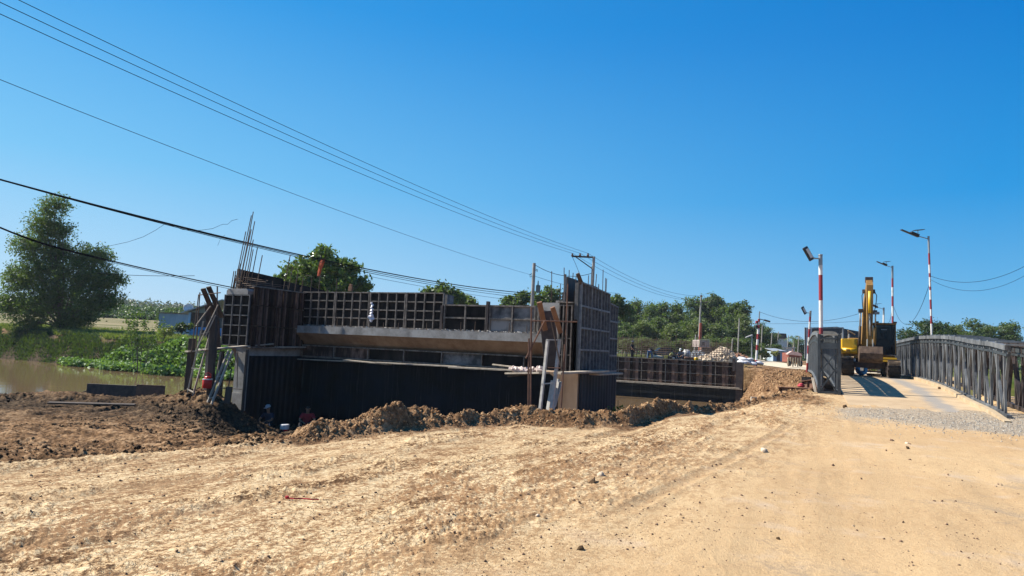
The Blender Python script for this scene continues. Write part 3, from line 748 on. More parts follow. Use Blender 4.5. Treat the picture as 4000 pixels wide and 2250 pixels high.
w_bar('plank', 'thin batten slanting down to the right end of the long walkway', 'plank', UV(-10.6, 21.9, 1.08), UV(-8.0, 21.2, .98), .10, .05, M_WOOD, GW)
w_bar('plank', 'wide board of the right walkway starting at the white-legged ladder', 'plank', P(2176, 1458, 19.6), P(2364, 1449, 20.9), .34, .06, M_WOOD, GW)
w_bar('plank', 'greyer board at the far end of the right walkway', 'plank', P(2322, 1462, 20.6), P(2416, 1458, 22.9), .34, .06, M_WOOD, GW)
w_bar('plank', 'short dusty board left of the white-legged ladder', 'plank', P(1990, 1459, 20.3), P(2125, 1457, 19.4), .45, .05, M_WOOD, GW)
w_bar('plank', 'narrow dark board jutting left under the dusty boards', 'plank', P(1986, 1470, 20.2), P(2110, 1456, 19.6), .12, .05, M_WOOD_DK, GW)
t = thing('rubble_heap', 'small heap of pinkish cement rubble on the boards left of the white-legged ladder', 'rubble', P(2060, 1452, 20.1))
m = MB(); random.seed(9)
for i in range(46):
    s_ = random.uniform(.04, .12); x_ = random.uniform(-.5, .45)
    m.box((x_, random.uniform(-.18, .18), s_ * .3 + .02 + .12 * max(0, x_ + .1) * random.random()), (s_ * 1.8, s_ * 1.3, s_ * .6), Euler((random.random(), random.random(), random.random())).to_matrix())
o = m.build('cement_lump', simple('pink_cement', (.62, .50, .44), (.45, .35, .30), 6, .9), t); tag(o, kind='stuff')

def ladder(label, a0, a1, b0, b1, w, d, rungs, mat, rw=.07, rmat=None, group='makeshift timber ladders'):
    """rails a0-a1 and b0-b1 (foot, head)"""
    a0, a1, b0, b1 = map(Vector, (a0, a1, b0, b1))
    base = (a0 + b0) / 2
    t = thing('ladder', label, 'ladder', base, 0, group)
    MB().bar(a0, a1, w, d).build('rail', mat, t, base, .005); MB().bar(b0, b1, w, d).build('rail', mat, t, base, .005)
    for f in rungs:
        p = a0.lerp(a1, f); q = b0.lerp(b1, f); e = (q - p).normalized() * .05
        MB().bar(p - e, q + e, rw, .03).build('rung', rmat or mat, t, base)
    return t
ladder('slender pale timber ladder leaning left of the dark post with the red jug', P(733, 1535, 24.6), P(795, 1255, 24.9), P(752, 1550, 24.4), P(838, 1240, 24.9), .045, .06, (.05, .34, .55, .82), M_WOOD)
ladder('broad timber ladder to the right of the dark post with the red jug', P(800, 1600, 23.9), P(893, 1370, 24.6), P(822, 1590, 23.9), P(908, 1370, 24.6), .06, .08, (.18, .55, .86), M_WOOD, .08)
ladder('tall whitish-legged ladder standing before the right wing head', P(2107, 1628, 19.0), P(2140, 1326, 19.3), P(2152, 1622, 19.0), P(2186, 1326, 19.3), .075, .09, (.42, .995), M_PAINTW if False else simple('lime_washed_wood', (.52, .49, .44), (.36, .33, .29), 6, .85, 0, .4, .005), .09)
M_LIME = bpy.data.materials['lime_washed_wood']
w_bar('prop_board', 'white striped board leaning behind the tall ladder, leftmost of three', 'board', P(2136, 1622, 19.3), P(2158, 1486, 19.6), .10, .03, M_LIME, 'white boards leaning behind the tall ladder')
w_bar('prop_board', 'white striped board leaning behind the tall ladder, middle of three', 'board', P(2155, 1625, 19.4), P(2180, 1480, 19.7), .12, .03, M_LIME, 'white boards leaning behind the tall ladder')
w_bar('prop_board', 'white striped board leaning steeply right of the tall ladder', 'board', P(2166, 1590, 19.5), P(2192, 1490, 19.7), .09, .03, M_LIME, 'white boards leaning behind the tall ladder')
# diagonal boards at the wing heads
w_bar('plank', 'thick reddish plank leaning out over the right wing head, left of its pair', 'plank', P(2130, 1290, 19.6), P(2107, 1180, 19.0), .15, .06, M_WOOD_RED, 'planks leaning at the wing heads', (0, 1, 0))
w_bar('plank', 'reddish plank leaning against the white cap of the right wing', 'plank', P(2190, 1300, 19.6), P(2158, 1200, 19.0), .14, .06, M_WOOD_RED, 'planks leaning at the wing heads', (0, 1, 0))
w_bar('plank', 'weathered plank jutting out left at the top of the ladders, lower of two', 'plank', P(850, 1262, 25.2), P(793, 1127, 24.4), .17, .07, M_WOOD_DK, 'planks leaning at the wing heads', (0, 1, 0))
w_bar('plank', 'weathered plank jutting out left above its neighbour near the concrete cap', 'plank', P(868, 1240, 25.4), P(814, 1120, 24.6), .17, .07, M_WOOD_DK, 'planks leaning at the wing heads', (0, 1, 0))
w_bar('plank', 'dark plank standing out of the top of the right tall formwork', 'plank', P(2275, 1115, 20.5), P(2256, 1068, 20.3), .12, .06, M_WOOD_DK, 'planks leaning at the wing heads', (0, 1, 0))
w_bar('form_board', 'dark broad board closing the gap below the leaning reddish planks', 'board', P(2158, 1430, 19.75), P(2134, 1215, 19.75), .46, .04, M_STEEL_DARK, None, (0, 1, 0))  # board toned dark to stand for the shaded opening behind the planks
w_bar('form_board', 'dark inclined form board under the left wing head behind the ladders', 'board', P(838, 1370, 25.6), P(826, 1190, 25.4), .50, .05, M_STEEL_DARK, None, (0, 1, 0))  # toned dark in the same way, for the shade under the head
# posts
GP = 'timber and pipe posts propping the left scaffold'
def gpost(name, label, cat, x0, y0, x1, y1, Y, r, mat, group=None, sq=False, Y1=None):
    a = P(x0, y0, Y); b = P(x1, y1, Y1 or Y)
    if sq: return w_bar(name, label, cat, a, b, r, r, mat, group)
    return w_tube(name, label, cat, [a, b], r, mat, group)
gpost('scaffold_post', 'short thick dark post at the outer left end of the left walkway', 'post', 732, 1530, 752, 1322, 25.2, .20, M_WOOD_DK, GP, True)
gpost('scaffold_post', 'massive dark timber post carrying the red water jug', 'post', 818, 1600, 836, 1235, 24.4, .20, M_WOOD_DK, GP, True)
gpost('scaffold_post', 'grey timber post directly behind the red water jug', 'post', 800, 1590, 820, 1330, 24.8, .15, M_WOOD, GP, True)
gpost('scaffold_post', 'dark post between the broad ladder and the left column', 'post', 858, 1545, 868, 1372, 25.4, .14, M_WOOD_DK, GP, True)
gpost('scaffold_post', 'long dark post standing at the edge of the left column', 'post', 942, 1660, 966, 1365, 24.9, .085, M_WOOD_DK, GP, True)
gpost('scaffold_pole', 'thin dark pole reaching highest on the left of the wing cap', 'pole', 845, 1400, 849, 1118, 24.6, .025, M_REBAR, GP)
gpost('scaffold_pole', 'thin pole with a cross stick at the far left of the scaffold', 'pole', 765, 1360, 781, 1142, 24.9, .022, M_REBAR, GP)
gpost('scaffold_pole', 'slim rod slanting down right of the broad ladder onto the mud', 'pole', 878, 1595, 905, 1440, 24.6, .02, M_REBAR, GP)
gpost('scaffold_pole', 'slanting pale stick crossing before the weathered planks', 'pole', 768, 1268, 822, 1196, 24.3, .022, M_WOOD, GP)
gpost('scaffold_pole', 'pale stick bending down from the left planks to the walkway', 'pole', 800, 1320, 842, 1230, 24.2, .022, M_WOOD, GP)
gpost('scaffold_pole', 'horizontal stick tied across the top of the left poles', 'pole', 774, 1153, 862, 1143, 24.5, .02, M_REBAR, GP, False)
gpost('scaffold_pole', 'low horizontal rail between the broad ladder and the left column', 'pole', 855, 1515, 945, 1520, 24.9, .022, M_RIB, GP)
gpost('scaffold_pole', 'slim upright rod in the gap beside the left column', 'pole', 926, 1517, 929, 1375, 25.0, .014, M_REBAR, GP)
gpost('scaffold_pole', 'thin straight stick left of the slender ladder', 'pole', 745, 1400, 776, 1150, 25.0, .018, M_REBAR, GP)
gpost('scaffold_pole', 'thin pale stick crossing the slender ladder diagonally', 'pole', 770, 1360, 852, 1190, 24.2, .02, M_WOOD, GP)
gpost('scaffold_pole', 'crooked stick behind the red jug leaning to the right', 'pole', 830, 1560, 862, 1375, 24.9, .03, M_WOOD, GP)
GR = 'rusty pipes propping the right scaffold'
gpost('scaffold_pole', 'rusty pipe prop rising from the berm to the pale formwork, left of its pair', 'pole', 2063, 1612, 2066, 1322, 18.2, .028, M_STEEL_RUST, GR)
gpost('scaffold_pole', 'rusty pipe prop rising from the berm to the pale formwork, right of its pair', 'pole', 2072, 1615, 2076, 1200, 18.4, .028, M_STEEL_RUST, GR)
gpost('scaffold_pole', 'rusty pipe slanting down left from the leaning planks', 'pole', 2054, 1400, 2127, 1254, 18.2, .026, M_STEEL_RUST, GR)
gpost('scaffold_pole', 'thin rod slanting across the dark opening above the tall ladder', 'pole', 2192, 1440, 2150, 1240, 18.9, .020, M_REBAR, GR)
gpost('scaffold_pole', 'horizontal rail crossing before the dark opening of the right wing', 'pole', 2080, 1253, 2255, 1257, 18.7, .024, M_STEEL_RUST, GR)
gpost('scaffold_pole', 'upright pipe between the tall ladder and the warm-toned column', 'pole', 2190, 1620, 2206, 1345, 18.9, .026, M_STEEL_RUST, GR)
gpost('scaffold_pole', 'long thin pipe before the right wing head rising above the rebars', 'pole', 2204, 1440, 2218, 1110, 19.1, .022, M_STEEL_RUST, GR)
gpost('scaffold_pole', 'short horizontal rail above the boards at the tall ladder', 'pole', 2140, 1436, 2195, 1438, 18.9, .02, M_STEEL_RUST, GR)
# red jug
b = P(808, 1516, 24.15)
t = thing('water_jug', 'red plastic water jug with a pale band hanging on the dark post', 'jug', b)
MB().lathe([(.15, 0), (.16, .02), (.165, .28), (.15, .32), (.10, .35)], (0, 0, 0), 14).build('body', simple('red_plastic', (.55, .02, .02), (.42, .015, .015), 4, .35), t, smooth=True)
MB().lathe([(.168, .30), (.168, .335)], (0, 0, 0), 14).build('band', M_PAINTW, t); MB().lathe([(.11, .352), (.11, .40), (.09, .42)], (0, 0, 0), 12).build('lid', bpy.data.materials['red_plastic'], t)
MB().tube([(-.12, 0, .36), (-.1, 0, .5), (0, 0, .56), (.1, 0, .5), (.12, 0, .36)], .012, 5).build('handle', bpy.data.materials['red_plastic'], t)
# brick on top, cloth on the grid, mud board
b = UV(-17.55, 22.34, 3.76); bm_ = MB(); bm_.box((0, 0, .09), (.19, .10, .19), Euler((0, .05, -BA)).to_matrix()); bm_.box((.01, 0, .24), (.12, .10, .10), Euler((0, .15, -BA)).to_matrix())
o = bm_.build('wood_block', M_WOOD_RED, None, (0, 0, 0), .008); o.location = b; tag(o, 'small reddish wooden block standing on the rim of the grid formwork', 'block')
b = P(1454, 1180, 25.9)
t = thing('rag', 'white torn plastic rag hanging knotted down the grid formwork', 'rag', b)
m = MB(); random.seed(4); pr = None
for k in range(15):
    z = -k * .055; w_ = (.06 + .05 * random.random()) if k < 9 else [.12, .22, .26, .20, .12, .05][k - 9]
    cx_ = random.uniform(-.03, .03); cy = random.uniform(-.03, .03)
    cur = [(cx_ - w_ / 2, cy, z), (cx_, cy - .05, z - .02), (cx_ + w_ / 2, cy + .02, z), (cx_, cy + .05, z)]
    if pr:
        m.add(pr + cur, [(0, 1, 5, 4), (1, 2, 6, 5), (2, 3, 7, 6), (3, 0, 4, 7)])
    pr = cur
m.build('plastic_sheet', simple('white_plastic', (.75, .73, .76), (.55, .53, .57), 8, .5), t)
# ------------------------------------------------------------------ far abutment wall
FO = Vector((-5.4, 56.0, 0.0))
farw = bridge_thing('far_pier_wall', 'long dark rust-stained formwork wall across the river with a rebar mesh on top', 'abutment', FO)
def fw(mb, name, mats, parent=None, bevel=0.0): return mb.build(name, mats, parent or farw, FO, bevel)
m = MB(); m.box((-18.2, 56.8, -1.6), (26.0, 1.5, 1.9)); fw(m, 'footing_wall', M_SKIN)
m = MB(); m.box((-18.2, 56.75, .35), (25.9, 1.3, 2.05)); fw(m, 'wall_core', M_STEEL_DARK)
for i in range(13):
    a = -31.2 + i * 2.0
    m = MB(); n = 8
    for k in range(n):
        a0 = a + .03 + k * (1.94 / n); m.box((a0 + .121, 56.02 + .03 * (k % 2), .42), (.236, .05, 1.96))
    o = fw(m, 'form_sheet', M_BOARDS)
    m = MB(); m.box((a + 1, 55.95, 1.38), (2.0, .08, .07)); 
    for z in (-.40, .32, 1.02): m.box((a + 1, 55.93, z), (1.98, .06, .035))
    m.box((a + .01, 55.955, .42), (.05, .07, 1.9)); fw(m, 'rib', M_RIB_DK if i % 3 else M_RIB, parent=o)
m = MB(); m.box((-18.2, 55.75, -.62), (25.8, .30, .05)); m.box((-17.2, 55.55, -.70), (24.2, .08, .05)); fw(m, 'walkway_board', M_WOOD)
m = MB(); m.box((-5.35, 56.2, -.2), (.5, .9, 3.2)); m.box((-5.75, 55.85, 1.2), (.22, .2, 1.0)); fw(m, 'end_column', M_STEEL_DARK)
# mesh of bars above the wall, one bar per part (nearest hundred), the rest together
m = MB()
for k in range(10):
    m.tube([(-30.5, 56.9, 1.5 + k * .20), (-6.0, 56.9, 1.45 + k * .16)], .013, 4)
for k in range(9):
    m.tube([(-30.5, 57.4, 1.5 + k * .22), (-6.0, 57.4, 1.45 + k * .17)], .013, 4)
o = fw(m, 'rebar_mesh', M_REBAR)
m = MB(); random.seed(21)
for k in range(118):
    a = -30.5 + k * .208; m.tube([(a, 56.9, 1.3), (a + random.uniform(-.03, .03), 56.9, 3.35 + random.uniform(-.15, .15) - .012 * (k > 60) * (k - 60))], .013, 4)
    if k % 2: m.tube([(a + .1, 57.4, 1.3), (a + .1, 57.4, 3.3 + random.uniform(-.2, .3))], .013, 4)
o2 = fw(m, 'upright_rebars', M_REBAR); tag(o2, kind='stuff')

# ------------------------------------------------------------------ temporary truss bridge
def deckz(v): return float(np.interp(v, [22, 24, 26.8, 29.7, 32, 34.4, 38, 42, 50, 56, 60, 66], [.20, .43, .585, .805, .92, 1.00, 1.08, 1.08, 1.02, .95, .9, .9]))
BO = Vector((2.9, 42.0, 0.0))
bailey = thing('truss_bridge', 'narrow temporary grey steel truss bridge carrying the yellow excavator', 'bridge', BT(BO.x, BO.y), -BA + BROT)
def bb(mb, name, mats, parent=None, bevel=0.0): return mb.build(name, mats, parent or bailey, BO, bevel)
M_TRUSS = simple('truss_steel', (.24, .25, .25), (.10, .105, .11), 2.5, .5, .35, .25, .004, None, (1, 1, .35))
M_TRUSS_DK = simple('truss_steel_dark', (.07, .082, .088), (.038, .042, .046), 2.5, .5, .3, .25, .004)
M_TRUSS_RT = simple('truss_steel_worn', (.25, .255, .255), (.06, .062, .066), 2.2, .5, .35, .25, .004, None, (1, 1, .35))
HT = 2.08
def truss_panel(v0, v1, u, chord=.25, first=False):
    z0, z1 = deckz(v0) + .02, deckz(v1) + .02
    m = MB()
    m.bar((u, v0, z0 + HT - .07), (u, v1, z1 + HT - .07), .15, .14)
    m.bar((u, v0, z0 + .06), (u, v1, z1 + .06), .13, .12)
    m2 = MB()
    m2.bar((u, v0 + .02, z0 + HT - .14 - chord / 2 + .02), (u, v1 - .02, z1 + HT - .14 - chord / 2 + .02), .03, chord - .06)
    m2.bar((u + .001, v0, z0 + HT - .16 - chord), (u, v1, z1 + HT - .16 - chord), .09, .07)
    ns = 2
    for k in range(ns):
        f = (k + .5) / ns; v = v0 + (v1 - v0) * f; z = z0 + (z1 - z0) * f
        m.bar((u, v, z + .10), (u, v, z + HT - .12), .06, .09)
    nb = 1
    for k in range(nb):
        fa, fb, fc = k / nb, (k + .5) / nb, (k + 1) / nb
        for a, b in ((fb, fa), (fb, fc)):
            va = v0 + (v1 - v0) * a; vb = v0 + (v1 - v0) * b
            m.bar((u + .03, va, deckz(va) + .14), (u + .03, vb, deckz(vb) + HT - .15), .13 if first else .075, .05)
    o = bb(m, 'truss_panel', M_STEEL_DARK if first else M_TRUSS_RT if u > 4 else M_TRUSS); bb(m2, 'side_plate', M_TRUSS_DK, o)  # outer right plane near-black; its dark colour stands for shade
PL = 1.46
vs_ = [26.8 + PL * i for i in range(21)]
for ua in (.22, .80): 
    for a, b in zip(vs_[:-1], vs_[1:]): truss_panel(a, b, ua)
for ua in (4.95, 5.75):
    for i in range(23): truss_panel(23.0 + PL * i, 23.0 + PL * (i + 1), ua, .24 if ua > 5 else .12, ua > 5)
# rungs across the twin trusses
for ua, ub, v0_ in ((.22, .80, 26.85), (4.95, 5.75, 23.05)):
    for k in range(34):
        v = v0_ + k * .95; z = deckz(v) + HT + .035
        if v > 57: break
        m = MB(); m.box(((ua + ub) / 2, v, z), (ub - ua + .12, .17, .04)); bb(m, 'top_rung', M_WOOD if ua < 1 and k < 26 else M_TRUSS)
# end frame with crossed bracing
m = MB(); z0 = deckz(26.8)
for ua in (.18, .84): m.box((ua, 26.72, z0 + HT / 2), (.10, .10, HT + .1)); m.box((ua + (.12 if ua < .5 else -.12), 26.73, z0 + HT / 2), (.05, .06, HT))
m.box((.51, 26.70, z0 + 1.72), (.6, .06, .22)); m.box((.51, 26.70, z0 + 1.98), (.6, .06, .06)); m.box((.51, 26.71, z0 + .05), (.6, .08, .08))
for za, zb in ((.1, .95), (.75, 1.5)):
    m.bar((.2, 26.70, z0 + za), (.76, 26.70, z0 + zb), .05, .05); m.bar((.76, 26.76, z0 + za), (.2, 26.76, z0 + zb), .05, .05)
bb(m, 'end_frame', M_TRUSS_DK)
# deck
dm, dnt, dbs = newmat('dusty_deck')
c0 = coord(dnt); sx = dnt.nodes.new('ShaderNodeSeparateXYZ'); dnt.links.new(c0, sx.inputs[0])
n1 = noise_node(dnt, 1.2, 5, .6, c0)
lane = mth(dnt, 'ADD', mth(dnt, 'SUBTRACT', .55, mth(dnt, 'ABSOLUTE', mth(dnt, 'SUBTRACT', sx.outputs[0], .85))), mth(dnt, 'MULTIPLY', mth(dnt, 'SUBTRACT', n1, .5), .9))
lf = ramp(dnt, lane, [(.15, (0, 0, 0)), (.42, (1, 1, 1))])
dnt.links.new(mixc(dnt, mth(dnt, 'MULTIPLY', lf, .8), ramp(dnt, n1, [(.35, (.46, .335, .20)), (.65, (.36, .25, .14))]), (.215, .205, .19)), dbs.inputs['Base Color'])
dbs.inputs['Roughness'].default_value = .9; bump(dnt, noise_node(dnt, 25, 4, .6, c0), .3, .01, dbs)
m = MB(); nn_ = 46
vv = [22.2 + (60 - 22.2) * i / nn_ for i in range(nn_ + 1)]
for a, b in zip(vv[:-1], vv[1:]):
    for zt in (0.0,):
        m.add([(.95, a, deckz(a)), (4.80, a, deckz(a)), (4.80, b, deckz(b)), (.95, b, deckz(b)), (.95, a, deckz(a) - .25), (4.80, a, deckz(a) - .25), (4.80, b, deckz(b) - .25), (.95, b, deckz(b) - .25)], [(0, 1, 2, 3), (7, 6, 5, 4), (0, 3, 7, 4), (1, 5, 6, 2)])
bb(m, 'deck', dm)
m = MB()
for a, b in zip(vv[:-1], vv[1:]): m.bar((4.72, a, deckz(a) + .05), (4.72, b, deckz(b) + .05), .16, .14)
bb(m, 'kerb', simple('dusty_kerb', (.44, .34, .22), (.33, .24, .14), 3, .9, 0, .4, .01))
m = MB()
for k in range(10):
    v = 27.3 + 3.3 * k; m.box((2.8, v, deckz(v) - .42), (6.2, .16, .30))
bb(m, 'cross_beam', M_STEEL_DARK)

# low steel ladder-like brackets on the river side of the left truss
m = MB()
for k in range(9):
    m.box((-.12, 27.6 + .55 * k, .35 + .02 * k), (.40, .07, .05)); m.box((-.30, 27.6 + .55 * k, .15), (.05, .05, .45))
bb(m, 'outrigger_bracket', M_TRUSS)
# steel beams lying in the soil beside the bridge
GB = 'rusty I-beams lying in the soil by the bridge'
def ibeam(label, a, b, h, w):
    a = Vector(a); b = Vector(b); base = a.copy(); m = MB()
    up = Vector((0, 0, 1)); m.bar(a + up * h / 2, b + up * h / 2, .02, h - .03); m.bar(a + up * (h - .012), b + up * (h - .012), w, .024); m.bar(a + up * .012, b + up * .012, w, .024)
    for k in range(4):
        p = a.lerp(b, k / 3 * .96 + .02); m.bar(p + up * .03, p + up * (h - .03), w * .8, .02)
    o = m.build('steel_beam', M_STEEL_RUST, None, base); o.location = base; return tag(o, label, 'beam', GB)
ibeam('long rusty I-beam lying in the soil left of the bridge end', P(3050, 1548, 29.0), P(3205, 1560, 26.2), .42, .30)
ibeam('shorter I-beam stacked behind the long one against the left truss', P(3138, 1520, 30.2), P(3210, 1512, 28.6), .36, .26)
w_bar('prop_board', 'thin pale board leaning on the beams at the foot of the left truss', 'board', P(3192, 1562, 24.9), P(3174, 1475, 25.6), .09, .03, M_WOOD)
o = MB().lathe([(.10, 0), (.15, .02), (.17, .07), (.09, .11), (.12, .14), (.03, .17)], (0, 0, 0), 7).build('plastic_bag', simple('red_bag', (.50, .05, .07), (.35, .03, .05), 5, .5), None, (0, 0, 0), 0, True); o.location = P(3130, 1512, 29.3); tag(o, 'crumpled red plastic bag on the beams beside the left truss', 'bag')
# planks and sheet steel in the mud at left
o = MB().box((0, 0, .0), (3.0, .05, .62), Matrix.Rotation(-.04, 3, 'Z')).build('steel_sheet', M_STEEL_DARK, None, (0, 0, 0), .004); o.location = P(463, 1530, 31); tag(o, 'dark steel sheet standing on edge in the mud at the water, longer of two', 'sheet')
o = MB().box((0, 0, .0), (1.3, .05, .6), Matrix.Rotation(-.02, 3, 'Z')).build('steel_sheet', M_STEEL_RUST, None, (0, 0, 0), .004); o.location = P(588, 1530, 30.5); tag(o, 'short rust-brown steel sheet on edge by the water, right of the longer one', 'sheet')
for k, (x, y, Y, L, a, lb) in enumerate([(270, 1515, 31.5, 1.7, .3, 'splintered broken board sticking up on the pile at the far left'), (300, 1528, 31, 2.2, .05, 'reddish board lying flat on the pile at the far left'), (285, 1535, 30, 2.0, -.08, 'pale board under the splintered one at the far left'), (360, 1588, 23, 2.6, -.01, 'long board half sunk in the mud left of the ladders')]):
    c = P(x, y, Y); c.z = TH(c.x, c.y) + (.06 if a < .2 else .35); o = MB().box((0, 0, 0), (L, .2, .05), Euler((.1, -a, .1 * k)).to_matrix()).build('broken_board', [M_WOOD_RED, M_WOOD_RED, M_WOOD, M_WOOD_DK][k], None, (0, 0, 0), .004); o.location = c; tag(o, lb, 'board')
o = MB().box((0, 0, .15), (.22, .12, .6), Euler((0, .05, .2)).to_matrix()).build('timber_stump', M_WOOD_DK, None, (0, 0, 0), .01); o.location = P(890, 1560, 24.2); tag(o, 'short dark timber stump set in the mud beside the left column', 'stump')
o = MB().box((0, 0, .1), (.24, .10, .34), Euler((0, .03, .1)).to_matrix()).build('timber_stump', M_WOOD, None, (0, 0, 0), .01); o.location = P(2944, 1578, 26); tag(o, 'small pale timber peg standing in the soil right of the far wall', 'stump')

# ------------------------------------------------------------------ lamp posts
def striped_pole(t, h, r, bands, dark_top=0.0, mats=None):
    z = 0.0; i = 0; tot = sum(bands)
    m = MB()
    for k, b in enumerate(bands):
        m.mi = k % 2; L = b / tot * (h - dark_top)
        m.tube([(0, 0, z), (0, 0, z + L)], r, 10, False); z += L
    if dark_top: m.mi = 2; m.tube([(0, 0, z), (0, 0, h)], r * 1.02, 10, False)
    m.mi = 2; m.tube([(0, 0, h), (0, 0, h + .03)], r * 1.15, 10)
    return m.build('pole', [M_PAINTR, M_PAINTW, M_GALV], t, smooth=True)
def flood(label, base, top, r, bands, sc=1.0, rz=0.0):
    h = top.z - base.z; t = thing('street_lamp', label, 'street lamp', base, rz)
    lean = Vector((top.x - base.x, top.y - base.y)) / h
    t.rotation_euler = (-lean.y, lean.x, 0)
    striped_pole(t, h, r, bands, .38 * sc)
    MB().tube([(0, 0, h - .12 * sc), (-.18 * sc, 0, h - .13 * sc), (-.32 * sc, 0, h - .10 * sc)], .025 * sc, 6).build('bracket', M_GALV, t)
    R_ = Euler((math.radians(38), 0, 0)).to_matrix() @ Euler((0, math.radians(-62), 0)).to_matrix()
    R_ = Euler((math.radians(-28), math.radians(60), 0)).to_matrix()
    c = Vector((-.46, 0, h + .04)); c.x *= sc; 
    hd = MB().box(c, (.56 * sc, .09 * sc, .25 * sc), R_).build('lamp_head', M_BLACK, t, bevel=.015)
    n = R_ @ Vector((0, -1, 0))
    MB().box(c + n * .048 * sc, (.38 * sc, .02 * sc, .15 * sc), R_).build('lens', simple('lamp_lens', (.62, .58, .50), (.5, .46, .4), 20, .3), hd)
    return t
flood('big red-and-white striped lamp post with square floodlight at the near end of the left truss', BT(.28, 27.25, deckz(27.2) - .1), P(3205, 997, 24.9), .07, [.3, 1.0, 1.0, .95, .9, .35])
flood('small striped floodlight post farther along the left truss', BT(.1, 51.5, .9), P(3166, 1213, 46.4), .07, [1, .9, .8, .8, .8, .7, .5], 1.0)
def solar(label, x0, y0, x1, y1, Y, r, arm, bands, lean_x=0):
    b = P(x0, y0, Y); tp = P(x1, y1, Y); h = tp.z - b.z
    t = thing('street_lamp', label, 'street lamp', b); ln = (tp.x - b.x) / h; t.rotation_euler = (0, ln, 0)
    striped_pole(t, h, r, bands, .12 * h)
    MB().tube([(0, 0, h - .12), (-arm * .45, 0, h + .05)], .024, 6).build('arm', M_GALV, t)
    R_ = Euler((0, math.radians(22), 0)).to_matrix()
    c = Vector((-arm * .68, 0, h + .17))
    hd = MB().box(c, (arm * .68, .17, .05), R_).box(c + Vector((.18 * arm, 0, -.02)), (arm * .30, .21, .09), R_).build('lamp_head', M_BLACK, t, bevel=.01)
    m = MB(); m.tube([c + Vector((.30 * arm, 0, -.1)), c + Vector((.30 * arm, 0, .16))], .018, 5); m.build('stem', M_GALV, t)
    MB().box(c + Vector((.33 * arm, 0, .19)), (.36 * arm, .26, .025), Euler((0, math.radians(-6), 0)).to_matrix()).build('solar_panel', M_BLACK, t)
    return t
solar('tallest thin striped solar lamp post on the right truss', 3645, 1470, 3627, 925, 35.8, .05, 1.5, [.9, .9, .9, .55, 1.0, 1.15, .8, .7, 1.0, 1, .35, 1.0, .4, .9, 1.2])
solar('middle-height striped solar lamp post right of the excavator boom', 3488, 1440, 3486, 1040, 54.5, .075, 1.3, [1.2, 1, 1, 1, 1, 1, 1, .9, .9])
solar('short striped solar lamp post between boom and cab', 3450, 1430, 3452, 1203, 62, .075, 1.6, [1, 1, 1, 1, .9, .9])
b = P(2953, 1430, 58); tp = P(2967, 1216, 58)
t = thing('street_lamp', 'leaning red-and-white striped post with a flat lamp arm beside the far road', 'street lamp', b); h = tp.z - b.z; t.rotation_euler = (0, (tp.x - b.x) / h, 0)
striped_pole(t, h * .86, .10, [1, 1.6, .9, .9, .9, .9, .6, .5, .5])
MB().tube([(0, 0, h * .85), (0, 0, h)], .05, 6).build('spike', M_GALV, t)
hd = MB().bar((.05, 0, h * .86), (.85, 0, h * .835), .1, .06).bar((.45, 0, h * .85), (.95, 0, h * .83), .24, .12).build('lamp_head', M_BLACK, t)
for k in range(2): MB().box((-.14, .05, h * (.72 + .08 * k)), (.2, .2, .22)).build('switch_box', [M_BLACK, M_PAINTR][k], t)
b = P(2936, 1400, 95); tp = P(2934, 1312, 95)
t = thing('street_lamp', 'plain grey street lamp with a white oblique head left of the far road', 'street lamp', b); h = tp.z - b.z
MB().tube([(0, 0, 0), (0, 0, h)], .09, 8).build('pole', M_GALV, t); MB().bar((0, 0, h - .1), (-.9, 0, h - .2), .06, .06).build('arm', M_GALV, t)
MB().bar((.05, 0, h + .15), (-.9, 0, h - .25), .3, .1).build('lamp_head', M_PAINTW, t)
# ------------------------------------------------------------------ excavator on the bridge, facing us
M_YEL = simple('excavator_yellow', (.62, .36, .008), (.52, .29, .012), 2.5, .42, 0, .08, .003, None, (1, 1, 1), .4, .75, .5)
M_YEL_DULL = simple('dusty_ochre_paint', (.28, .155, .035), (.17, .09, .03), 3, .6, 0, .15, .004)
M_TRACK = simple('muddy_track', (.10, .075, .055), (.045, .035, .03), 7, .85, 0, .6, .02)
M_BUCKET = simple('worn_bucket_steel', (.17, .11, .07), (.06, .04, .03), 5, .6, .3, .4, .006)
M_CHROME = simple('cylinder_rod', (.55, .52, .46), (.42, .40, .36), 6, .3, .6, 0)
M_MUDPALE = simple('dried_mud', (.42, .30, .19), (.25, .17, .10), 7, .9, 0, .5, .01)
gm, gnt, gb = newmat('cab_glass'); gb.inputs['Base Color'].default_value = (.003, .008, .014, 1); gb.inputs['Roughness'].default_value = .06; gb.inputs['Alpha'].default_value = .74; gb.inputs['Specular IOR Level'].default_value = .15
M_GLASS = gm
EX = BT(2.86, 39.9); EX.z = deckz(39.9) + .02
ex = thing('excavator', 'yellow crawler excavator parked on the truss bridge with its boom raised', 'excavator', EX, -BA + BROT)
ex.scale = (.87, .87, .92)
def xb(m, n, mat, parent=None, bevel=.01, smooth=False): return m.build(n, mat, parent or ex, (0, 0, 0), bevel, smooth)
